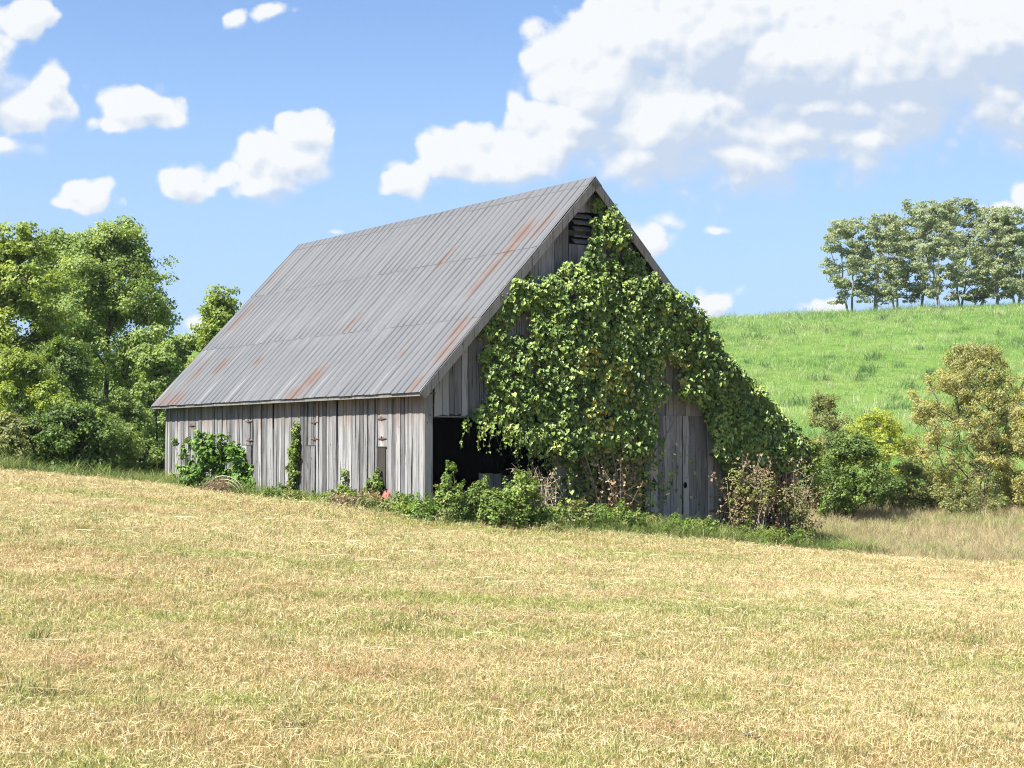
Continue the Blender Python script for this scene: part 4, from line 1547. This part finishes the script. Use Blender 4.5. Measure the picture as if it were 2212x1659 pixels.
# arched dead root mat in front of the shrub
b, _ = side_base(480, 1.05)
root = empty('dead_brush', b, 'arched heap of dead brown brush in front of the glossy shrub', 'brush')
paths = []
s = b[1] / F
for k in range(150):
    w = rng.uniform(.22, .5)
    off = rng.normal(0, .05, 3) * np.array([1, 3, 1])
    a0, a1 = rng.uniform(2.2, 3.25), rng.uniform(.5, 1.9)
    t = np.linspace(a0, a1, 8)
    yw = rng.normal(0, .55)
    P = np.stack([w * np.cos(t) * math.cos(yw) - .05, w * np.cos(t) * math.sin(yw), w * rng.uniform(.7, 1.1) * np.sin(t) - .05], -1) + off * np.array([1, 1.6, .6]) + np.cumsum(rng.normal(0, .022, (8, 3)), 0) * 1.2
    paths.append((P, np.linspace(.005, .002, 8)))
link('branches', tubes('branches', paths, 4), M['twig'], root)
DL = np.concatenate([p for p, _ in paths])
DL = DL[rng.integers(0, len(DL), 700)] + rng.normal(0, .03, (700, 3))
link('dead_leaves', leaf_mesh('dead_leaves', DL, rng.normal(size=(700, 3)), rng.normal(size=(700, 3)), .05 * rng.uniform(.5, 1.2, 700), KITE, rng.random(700) * .6), M['dead'], root)['kind'] = 'stuff'
paths = []
for w, z, a1 in ((.46, 0, .12), (.52, .03, .2), (.40, -.02, .3)):
    t = np.linspace(2.0, a1, 10)
    paths.append((np.stack([w * np.cos(t) + .05, np.full(10, -.08 - z), w * .95 * np.sin(t) + z], -1), np.linspace(.016, .008, 10)))
link('bare_stems', tubes('bare_stems', paths, 5), M['paletwig'], root)
b, _ = side_base(768, .85)
twigs('dead_brush', 'tangle of fallen brown brush in front of the side wall', 'brush', b, 70, .75, .36, .006, 'twig', .4, 500)
b, _ = side_base(796, .40)
twigs('dry_twigs', 'brown dry stems standing beside the red sheet', 'twigs', b, 18, .22, .55, .006, 'twig', .1, 250)

# red sheet leaning on the wall foot
v, _ = on_side(826, 1085, WU0 - .30)
p = to_world(WU0 - .10, v, 0.0)
p[2] = ground_z(p[0], p[1])
m = plain_mat('faded_red_paint', [(.3, (.22, .055, .05)), (.55, (.45, .12, .11)), (.8, (.60, .27, .25))], 22, .8)
rs = empty('red_sheet', p, 'faded red metal sheet leaning at the foot of the side wall', 'metal sheet', rz=BYAW)
Vs = []
for z, y in ((-.05, -.26), (.25, -.17), (.46, -.10)):
    for x in (-.17, -.08, 0, .09, .17):
        Vs.append((y + rng.normal(0, .004) + .015 * ((round(x * 100) // 9) % 2), x * (1 - .25 * (z > .3)) , z + (.0 if z < .3 else rng.normal(0, .03))))
Vs = np.array(Vs)
i = np.array([0, 1, 2, 3, 5, 6, 7, 8])
V2 = Vs + np.array([.008, 0, 0])
me = mesh_np('sheet', np.concatenate([Vs, V2]), [np.stack([i, i + 1, i + 6, i + 5], -1), np.stack([i + 15, i + 20, i + 21, i + 16], -1)])
link('sheet', me, m, rs)
rs2 = link('folded_edge', boxes('folded_edge', [(-.285, -.262, -.17, .17, -.06, -.03)]), m, rs)

# pale stick leaning by the double door, and sticks on the field
def stick(label, a, b, r, mat='paletwig', fork=True):
    root = empty('stick', a, label, 'stick')
    a, b = np.asarray(a), np.asarray(b)
    P = np.linspace(a, b, 8) - a + rng.normal(0, r * .5, (8, 3))
    link('shaft', tubes('shaft', [(P, np.linspace(r, r * .6, 8))], 6), M[mat], root)
    if fork:
        q = P[5]
        d = unit(b - a)
        e = q + (np.cross(d, [0, 1, .3]) * .5 + d) * np.linalg.norm(b - a) * .16
        link('side_twig', tubes('side_twig', [(np.linspace(q, e, 4), np.linspace(r * .6, r * .25, 4))], 5), M[mat], root)


b0, u0 = front_base(1452, .45)
stick('pale stick leaning up in front of the double door', b0, b0 + np.array([.17, .1, .62]), .018)
for px, py0, py1, dx, dep0, lab in [(1602, 1572, 1588, 35, 8.6, 'short dark stick lying on the mown field'), (2070, 1588, 1592, 50, 8.45, 'thin brown twig lying flat on the mown field')]:
    x0, x1 = wx(px, dep0), wx(px + dx, dep0 - .2)
    stick(lab, np.array([x0, dep0, ground_z(x0, dep0) + .03]), np.array([x1, dep0 - .2, ground_z(x1, dep0 - .2) + .03]), .010 if dx < 40 else .004, 'bark')

pb, pu = front_base(1674, 1.1)
om = plain_mat('orange_wood', [(.3, (.08, .045, .022)), (.6, (.16, .09, .045)), (.8, (.24, .15, .08))], 8, .85, (1, 1, .2))
pr = empty('broken_post', pb, 'orange-brown broken post standing before the dark lean-to', 'post', rz=BYAW)
Vp = np.array([[-.12, -.07, -.2], [.12, -.07, -.2], [-.12, .07, -.2], [.12, .07, -.2], [-.10, -.06, .50], [.11, -.06, .58], [-.10, .06, .47], [.11, .06, .62]])
link('shaft', mesh_np('shaft', Vp, [box_np(0, 1, 0, 1, 0, 1)[1]]), om, pr)
link('splinter', mesh_np('splinter', np.array([[.02, -.05, .45], [.10, -.05, .48], [.02, .05, .45], [.10, .05, .48], [.05, -.02, .72], [.09, -.02, .74], [.05, .02, .71], [.09, .02, .75]]), [box_np(0, 1, 0, 1, 0, 1)[1]]), om, pr)

# slatted crate inside the open bay
u_, z_ = on_front(1045, 1075, 1.2)
cp = to_world(u_, 1.25, 0.0)
cp[2] = ground_z(cp[0], cp[1])
cr = empty('crate', cp, 'old slatted wooden crate standing inside the dark open bay', 'crate', rz=BYAW)
for k in range(4):
    link('slat', boxes('slat', [(-.38, .38, -.25, -.232, .08 + k * .14, .17 + k * .14)]), M['wood_front'], cr)
    link('slat', boxes('slat', [(-.38, .38, .232, .25, .08 + k * .14, .17 + k * .14)]), M['wood_front'], cr)
for x in (-.38, .35):
    for y in (-.229, .20):
        link('leg', boxes('leg', [(x, x + .03, y, y + .03, -.05, .62)]), M['wood_front'], cr)
link('bottom', boxes('bottom', [(-.34, .34, -.22, .22, .09, .11)]), M['wood_front'], cr)


# ------------------------------------------------------------------ grass (geometry nodes, countless)
def blades(n, spread, hgt, width, lean, lying=0, lie_len=(.08, .25), lie_w=.003, seg=3, hvar=.4):
    Vs, Fs, R, base = [], [], [], 0
    def strip(P, w, side):
        nonlocal base
        k = len(P)
        ww = w * (1 - np.linspace(0, 1, k) ** 1.6)[:, None] + 1e-4
        Vs.append(np.concatenate([P - side * ww / 2, P + side * ww / 2]))
        i = np.arange(k - 1)
        Fs.append(np.stack([i, i + 1, i + 1 + k, i + k], -1) + base)
        R.append(np.full(2 * k, rng.random()))
        base += 2 * k
    for _ in range(n):
        a = rng.uniform(0, 2 * math.pi)
        q = spread * math.sqrt(rng.random())
        b2 = rng.uniform(0, 2 * math.pi)
        p = np.array([q * math.cos(a), q * math.sin(a), -.01])
        h = hgt * rng.uniform(1 - hvar, 1 + hvar)
        d = np.array([math.cos(b2), math.sin(b2), 0]) * h * lean * rng.uniform(.2, 1.4)
        t = np.linspace(0, 1, seg)[:, None]
        P = p + np.array([0, 0, 1.0]) * h * t * (1 - .3 * t * lean) + d * t ** 2
        s = np.array([-math.sin(b2 + rng.normal(0, .6)), math.cos(b2), 0])
        strip(P, width * rng.uniform(.6, 1.3), s)
    for _ in range(lying):
        a = rng.uniform(0, 2 * math.pi)
        q = spread * 1.2 * math.sqrt(rng.random())
        b2 = rng.uniform(0, 2 * math.pi)
        L = rng.uniform(*lie_len)
        d = np.array([math.cos(b2), math.sin(b2), 0]) * L
        p = np.array([q * math.cos(a), q * math.sin(a), rng.uniform(.008, hgt * .75)])
        P = np.stack([p, p + d * .5 + np.array([rng.normal(0, .01), rng.normal(0, .01), rng.uniform(0, .02)]), p + d + np.array([0, 0, rng.uniform(-.02, .015)])])
        strip(P, lie_w * rng.uniform(.7, 1.5), np.array([-math.sin(b2), math.cos(b2), rng.normal(0, .5)]))
        R[-1][:] = rng.uniform(.62, 1.0)
    return mesh_np('tuft', np.concatenate(Vs), [np.concatenate(Fs)], np.concatenate(R))


def scatter(name, label, P, rot, sc, protos, mat):
    me = bpy.data.meshes.new(name)
    me.vertices.add(len(P))
    me.vertices.foreach_set('co', np.ascontiguousarray(P, np.float32).ravel())
    a = me.attributes.new('rot', 'FLOAT_VECTOR', 'POINT')
    a.data.foreach_set('vector', np.ascontiguousarray(rot, np.float32).ravel())
    a = me.attributes.new('sc', 'FLOAT', 'POINT')
    a.data.foreach_set('value', np.ascontiguousarray(sc, np.float32))
    a = me.attributes.new('pick', 'INT', 'POINT')
    a.data.foreach_set('value', rng.integers(0, len(protos), len(P)).astype(np.int32))
    o = link(name, me)
    tag(o, label, 'grass', kind='stuff')
    ng = bpy.data.node_groups.new(name + '_scatter', 'GeometryNodeTree')
    ng.interface.new_socket('Geometry', in_out='INPUT', socket_type='NodeSocketGeometry')
    ng.interface.new_socket('Geometry', in_out='OUTPUT', socket_type='NodeSocketGeometry')
    gi, go = ng.nodes.new('NodeGroupInput'), ng.nodes.new('NodeGroupOutput')
    iop = ng.nodes.new('GeometryNodeInstanceOnPoints')
    jn = ng.nodes.new('GeometryNodeJoinGeometry')
    for k, pm in enumerate(protos):
        if not pm.materials:
            pm.materials.append(mat)
        po = bpy.data.objects.new('tuft_source', pm)
        oi = ng.nodes.new('GeometryNodeObjectInfo')
        oi.inputs['Object'].default_value = po
        g2 = ng.nodes.new('GeometryNodeGeometryToInstance')
        ng.links.new(oi.outputs['Geometry'], g2.inputs[0])
        ng.links.new(g2.outputs[0], jn.inputs[0])

    def attr(n, t):
        x = ng.nodes.new('GeometryNodeInputNamedAttribute')
        x.data_type = t
        x.inputs[0].default_value = n
        return x.outputs[0]
    ng.links.new(gi.outputs[0], iop.inputs['Points'])
    ng.links.new(jn.outputs[0], iop.inputs['Instance'])
    iop.inputs['Pick Instance'].default_value = True
    ng.links.new(attr('pick', 'INT'), iop.inputs['Instance Index'])
    ng.links.new(attr('rot', 'FLOAT_VECTOR'), iop.inputs['Rotation'])
    ng.links.new(attr('sc', 'FLOAT'), iop.inputs['Scale'])
    ng.links.new(iop.outputs[0], go.inputs[0])
    md = o.modifiers.new('scatter', 'NODES')
    md.node_group = ng
    return o


def grass_mat(name, dry, green, gmin, gmax, nscale=.35, bias=0.0, trans=.3, brown=None, band=False):
    m, nt, out = newmat(name)
    a = nt.nodes.new('ShaderNodeAttribute')
    a.attribute_name = 'rnd'
    r = S(nt, a.outputs['Fac'])
    pos = S(nt, nt.nodes.new('ShaderNodeNewGeometry').outputs['Position'])
    n1 = noise(nt, vmath(nt, 'MULTIPLY', pos, (1, 1, 0)), nscale, 5, .6)
    if band:                            # swaths left by the mower
        px_, py_, _z = sep(nt, pos)
        n1 = n1 * .35 + noise(nt, comb(nt, (px_ + py_ * .2) * .09, (py_ - px_ * .2) * .50, 0.0), 1.0, 4, .55) * .65
    n2 = noise(nt, vmath(nt, 'MULTIPLY', pos, (1, 1, 0)), nscale * 6, 3, .6)
    g = (n1 * .7 + n2 * .3 + (0.5 - r) * .22 + bias).step(gmin, gmax)
    cd = ramp(nt, r, dry, k=.76)
    if brown:
        n3 = noise(nt, vmath(nt, 'MULTIPLY', pos, (1, 1, 0)), nscale * 2.2, 4, .6)
        cd = mixc(nt, n3.step(.50, .66) * .8, cd, ramp(nt, r, brown, k=.80))
    c = mixc(nt, g, cd, ramp(nt, r, green, k=.70))
    p = principled(nt, c, .6, 0, .25)
    t = node(nt, 'ShaderNodeBsdfTranslucent', Color=c)
    mx = nt.nodes.new('ShaderNodeMixShader')
    mx.inputs[0].default_value = trans
    nt.links.new(p.s, mx.inputs[1])
    nt.links.new(t.s, mx.inputs[2])
    nt.links.new(mx.outputs[0], out.inputs[0])
    return m


def jitter_grid(x0, x1, y0, y1, s):
    X, Y = np.meshgrid(np.arange(x0, x1, s), np.arange(y0, y1, s))
    X = X.ravel() + rng.uniform(-.5, .5, X.size) * s
    Y = Y.ravel() + rng.uniform(-.5, .5, Y.size) * s
    return X, Y


def grass():
    gm = grass_mat('mown_grass', [(0, (.40, .26, .11)), (.35, (.60, .43, .20)), (.65, (.75, .58, .30)), (1, (.85, .72, .45))],
                   [(0, (.20, .29, .06)), (.5, (.38, .45, .11)), (.8, (.54, .56, .18)), (1, (.70, .64, .30))], .45, .545, .30,
                   band=True, brown=[(0, (.28, .14, .07)), (.5, (.50, .31, .16)), (1, (.72, .52, .32))])
    protos = [blades(110, .16, .036, .0034, .9, lying=24, lie_len=(.02, .065), lie_w=.0026) for _ in range(5)] + [blades(110, .15, .055, .0034, .8, lying=12, lie_len=(.03, .09), lie_w=.0026) for _ in range(2)]
    XX, YY, SS = [], [], []
    for y0, y1, s, k in ((5.6, 12, .115, 1.0), (12, 20, .17, 1.25), (20, 30, .24, 1.7), (30, 43, .32, 2.1)):
        X, Y = jitter_grid(-26, 26, y0, y1, s)
        ok = (np.abs(X) < Y * .36 + 2.0) & (Y < edge_y(X) + .1)
        XX.append(X[ok]); YY.append(Y[ok]); SS.append(np.full(ok.sum(), k) * rng.uniform(.8, 1.25, ok.sum()))
    X, Y, Sx = map(np.concatenate, (XX, YY, SS))
    P = np.stack([X, Y, ground_z(X, Y)], -1)
    rot = np.stack([rng.normal(0, .1, len(X)), rng.normal(0, .1, len(X)), rng.uniform(0, 6.28, len(X))], -1)
    scatter('mown_grass', 'pale mown hay stubble covering the field', P, rot, Sx, protos, gm)

    # cut stalks lying loose
    sp = [blades(0, .5, .045, .004, .5, lying=7, lie_len=(.08, .3), lie_w=.0032) for _ in range(4)]
    X, Y = jitter_grid(-12, 12, 5.6, 34, .5)
    ok = (np.abs(X) < Y * .36 + 2) & (Y < edge_y(X) - .5) & (rng.random(len(X)) < .30 + .3 * np.sin((Y - .2 * X) * 2.4))
    X, Y = X[ok], Y[ok]
    P = np.stack([X, Y, ground_z(X, Y) + .035], -1)
    rot = np.stack([np.zeros(len(X)), np.zeros(len(X)), rng.uniform(0, 6.28, len(X))], -1)
    sm = grass_mat('cut_stalks', [(0, (.42, .32, .14)), (.6, (.62, .52, .26)), (1, (.80, .72, .46))], [(0, (.3, .33, .1)), (1, (.62, .60, .28))], .5, .75, .3)
    scatter('cut_stalks', 'loose straw stalks lying on the mown field', P, rot, np.where(Y < 15, 1.0, 1.5), sp, sm)

    # greener regrowth tufts
    gp = [blades(70, .12, .16, .006, .9, hvar=.5) for _ in range(4)]
    X, Y = jitter_grid(-12, 12, 5.6, 36, .75)
    k = np.sin(X * 1.1 + 2 * np.sin(Y * .6)) * np.cos(Y * .9 + X * .3)
    ok = (np.abs(X) < Y * .36 + 2) & (Y < edge_y(X) - .3) & (rng.random(len(X)) < .10 + .35 * (k > .35))
    X, Y = X[ok], Y[ok]
    P = np.stack([X, Y, ground_z(X, Y)], -1)
    rot = np.stack([rng.normal(0, .15, len(X)), rng.normal(0, .15, len(X)), rng.uniform(0, 6.28, len(X))], -1)
    rm = grass_mat('regrowth', [(0, (.20, .24, .06)), (.6, (.38, .37, .13)), (1, (.55, .48, .22))], [(0, (.10, .20, .035)), (1, (.30, .38, .10))], .4, .6, .8)
    scatter('regrowth_tufts', 'greener grass tufts regrowing in the mown field', P, rot, rng.uniform(.55, 1.15, len(X)), gp, rm)

    # pasture on the hill
    pp_ = [blades(90, .42, .27, .011, 1.0, hvar=.7) for _ in range(5)]
    XX, YY, SS = [], [], []
    for y0, y1, s, k in ((46, 80, .55, .8), (80, 125, .8, 1.05), (125, 166, .9, 1.25)):
        X, Y = jitter_grid(-45, 75, y0, y1, s)
        ok = ((X > Y * .085) & (X < Y * .40 + 2)) | ((X > -.32 * Y) & (X < -.13 * Y) & (Y > 56) & (Y < 152))
        b_ = X * UD[0]
        XX.append(X[ok]); YY.append(Y[ok]); SS.append(k * rng.uniform(.45, 1.3, ok.sum()))
    X, Y, Sx = map(np.concatenate, (XX, YY, SS))
    loc = (np.stack([X, Y], -1) - BO[:2])
    inb = (loc @ UD[:2] > -1) & (loc @ UD[:2] < 13) & (loc @ VD[:2] > -1) & (loc @ VD[:2] < 16)
    dryz = (X > 6) & (Y < 51)
    ok = ~inb & ~dryz
    X, Y, Sx = X[ok], Y[ok], Sx[ok]
    Sx *= 1 + .55 * (np.sin(X * .33 + 1.7 * np.sin(Y * .14)) * np.cos(Y * .21 + X * .11) > .35) + .5 * (Y > 146)
    P = np.stack([X, Y, ground_z(X, Y) - .03], -1)
    rot = np.stack([rng.normal(0, .2, len(X)), rng.normal(0, .2, len(X)), rng.uniform(0, 6.28, len(X))], -1)
    pm = grass_mat('pasture_grass', [(0, (.27, .41, .11)), (.6, (.43, .57, .19)), (1, (.58, .66, .31))], [(0, (.15, .32, .07)), (.6, (.26, .47, .12)), (1, (.40, .58, .21))], .38, .58, .08, brown=[(0, (.30, .34, .12)), (.5, (.50, .52, .22)), (1, (.66, .64, .36))])
    scatter('pasture_grass', 'long green pasture grass on the hill', P, rot, Sx, pp_, pm)

    # rank pale clumps and dark weeds dotted over the pasture
    for nm, lab, cnt, hh, wd_, cols in (('pale_grass_clumps', 'pale seeding grass clumps on the pasture hill', 300, .55, .012, [(0, (.42, .52, .20)), (1, (.64, .70, .36))]),
                                        ('dark_weeds', 'dark weed clumps dotted over the pasture hill', 150, .5, .03, [(0, (.10, .20, .06)), (1, (.24, .36, .12))])):
        cp = [blades(70, .5, hh, wd_, .7, hvar=.5) for _ in range(3)]
        Y = rng.uniform(56, 158, cnt)
        X = Y * rng.uniform(.10, .40, cnt)
        P = np.stack([X, Y, ground_z(X, Y)], -1)
        rot = np.stack([rng.normal(0, .15, cnt), rng.normal(0, .15, cnt), rng.uniform(0, 6.28, cnt)], -1)
        scatter(nm, lab, P, rot, rng.uniform(.6, 1.5, cnt), cp, grass_mat(nm, cols, cols, .4, .6, .3))
    # scalped brown spots in the mown field
    bp = [blades(60, .16, .035, .005, .9, lying=10, lie_len=(.02, .06), hvar=.6) for _ in range(3)]
    bs = [(632, 1570), (645, 1576), (320, 1402), (335, 1400), (370, 1440), (395, 1446), (560, 1350), (1040, 1535), (870, 1320), (1310, 1470), (1790, 1350), (1180, 1575), (90, 1500), (620, 1566), (1950, 1420), (240, 1560)]
    P = []
    for px, py in bs:
        d_ = 8.0
        for _ in range(30):
            q = at(px, py, d_)
            d_ += (q[2] - ground_z(q[0], q[1])) * 4.0
        P.append((q[0], d_, ground_z(q[0], d_) + .02))
    P = np.array(P)
    bc = [(0, (.05, .028, .014)), (.6, (.13, .075, .035)), (1, (.3, .2, .1))]
    scatter('scalped_spots', 'small dark brown scalped spots in the mown field', P, np.zeros((len(P), 3)), np.array([.9, .7] + [.6] * (len(P) - 2)), bp, grass_mat('scalped', bc, bc, .4, .6))

    # rough dry grass beyond the mown edge on the right
    dp = [blades(60, .22, .34, .006, .8, hvar=.6) for _ in range(4)]
    X, Y = jitter_grid(5, 26, 36, 54, .24)
    loc = (np.stack([X, Y], -1) - BO[:2])
    ok = (Y > edge_y(X)) & ~((loc @ UD[:2] < 12.2) & (loc @ VD[:2] > -.1))
    X, Y = X[ok], Y[ok]
    P = np.stack([X, Y, ground_z(X, Y)], -1)
    rot = np.stack([rng.normal(0, .15, len(X)), rng.normal(0, .15, len(X)), rng.uniform(0, 6.28, len(X))], -1)
    dm = grass_mat('dry_grass', [(0, (.34, .26, .13)), (.5, (.60, .48, .27)), (1, (.74, .62, .41))], [(0, (.22, .30, .08)), (.5, (.42, .49, .16)), (1, (.62, .62, .27))], .48, .62, .40)
    scatter('dry_grass', 'rough pinkish dry grass beside the mown field', P, rot, rng.uniform(.45, 1.1, len(X)) * np.clip((Y - edge_y(X)) / 3 + .45, .45, 1), dp, dm)

    # weeds and rank grass round the barn foot and the wood edge
    wp = [blades(46, .16, .34, .010, .9, hvar=.6) for _ in range(4)]
    X, Y = jitter_grid(-20, 10, 30, 52, .19)
    loc = (np.stack([X, Y], -1) - BO[:2])
    u, v = loc @ UD[:2], loc @ VD[:2]
    e = Y - edge_y(X)
    ok = (e > -.5) & ~((u > .22) & (u < 12) & (v > .25) & (v < 14.7)) & (((u > -1.3) & (v < 16) & (u < 13) & (v > -1.7)) | ((X < -8) & (e < 1.6)))
    X, Y, e = X[ok], Y[ok], e[ok]
    P = np.stack([X, Y, ground_z(X, Y)], -1)
    rot = np.stack([rng.normal(0, .15, len(X)), rng.normal(0, .15, len(X)), rng.uniform(0, 6.28, len(X))], -1)
    wm = grass_mat('rank_grass', [(0, (.22, .26, .07)), (.6, (.38, .40, .13)), (1, (.55, .50, .24))], [(0, (.12, .21, .04)), (.6, (.24, .36, .08)), (1, (.38, .46, .14))], .36, .55, .5)
    scatter('rank_grass', 'rank green grass and weeds round the barn foot', P, rot, rng.uniform(.3, 1.2, len(X)) * np.clip(e + .6, .5, 1.25), wp, wm)


grass()


# ------------------------------------------------------------------ summer haze
def haze():
    V, q = box_np(-2700, 2700, -2700, 2700, -6, 40)
    me = mesh_np('haze', V, [q])
    m, nt, out = newmat('haze')
    n = nt.nodes.new('ShaderNodeVolumePrincipled')
    n.inputs['Color'].default_value = (.80, .88, 1.0, 1)
    n.inputs['Density'].default_value = HAZE
    n.inputs['Anisotropy'].default_value = .2
    nt.links.new(n.outputs[0], out.inputs['Volume'])
    o = link('haze', me, m)
    o['kind'] = 'stuff'
    o['label'] = 'thin pale summer haze over the fields'


HAZE = 0.00015
haze()
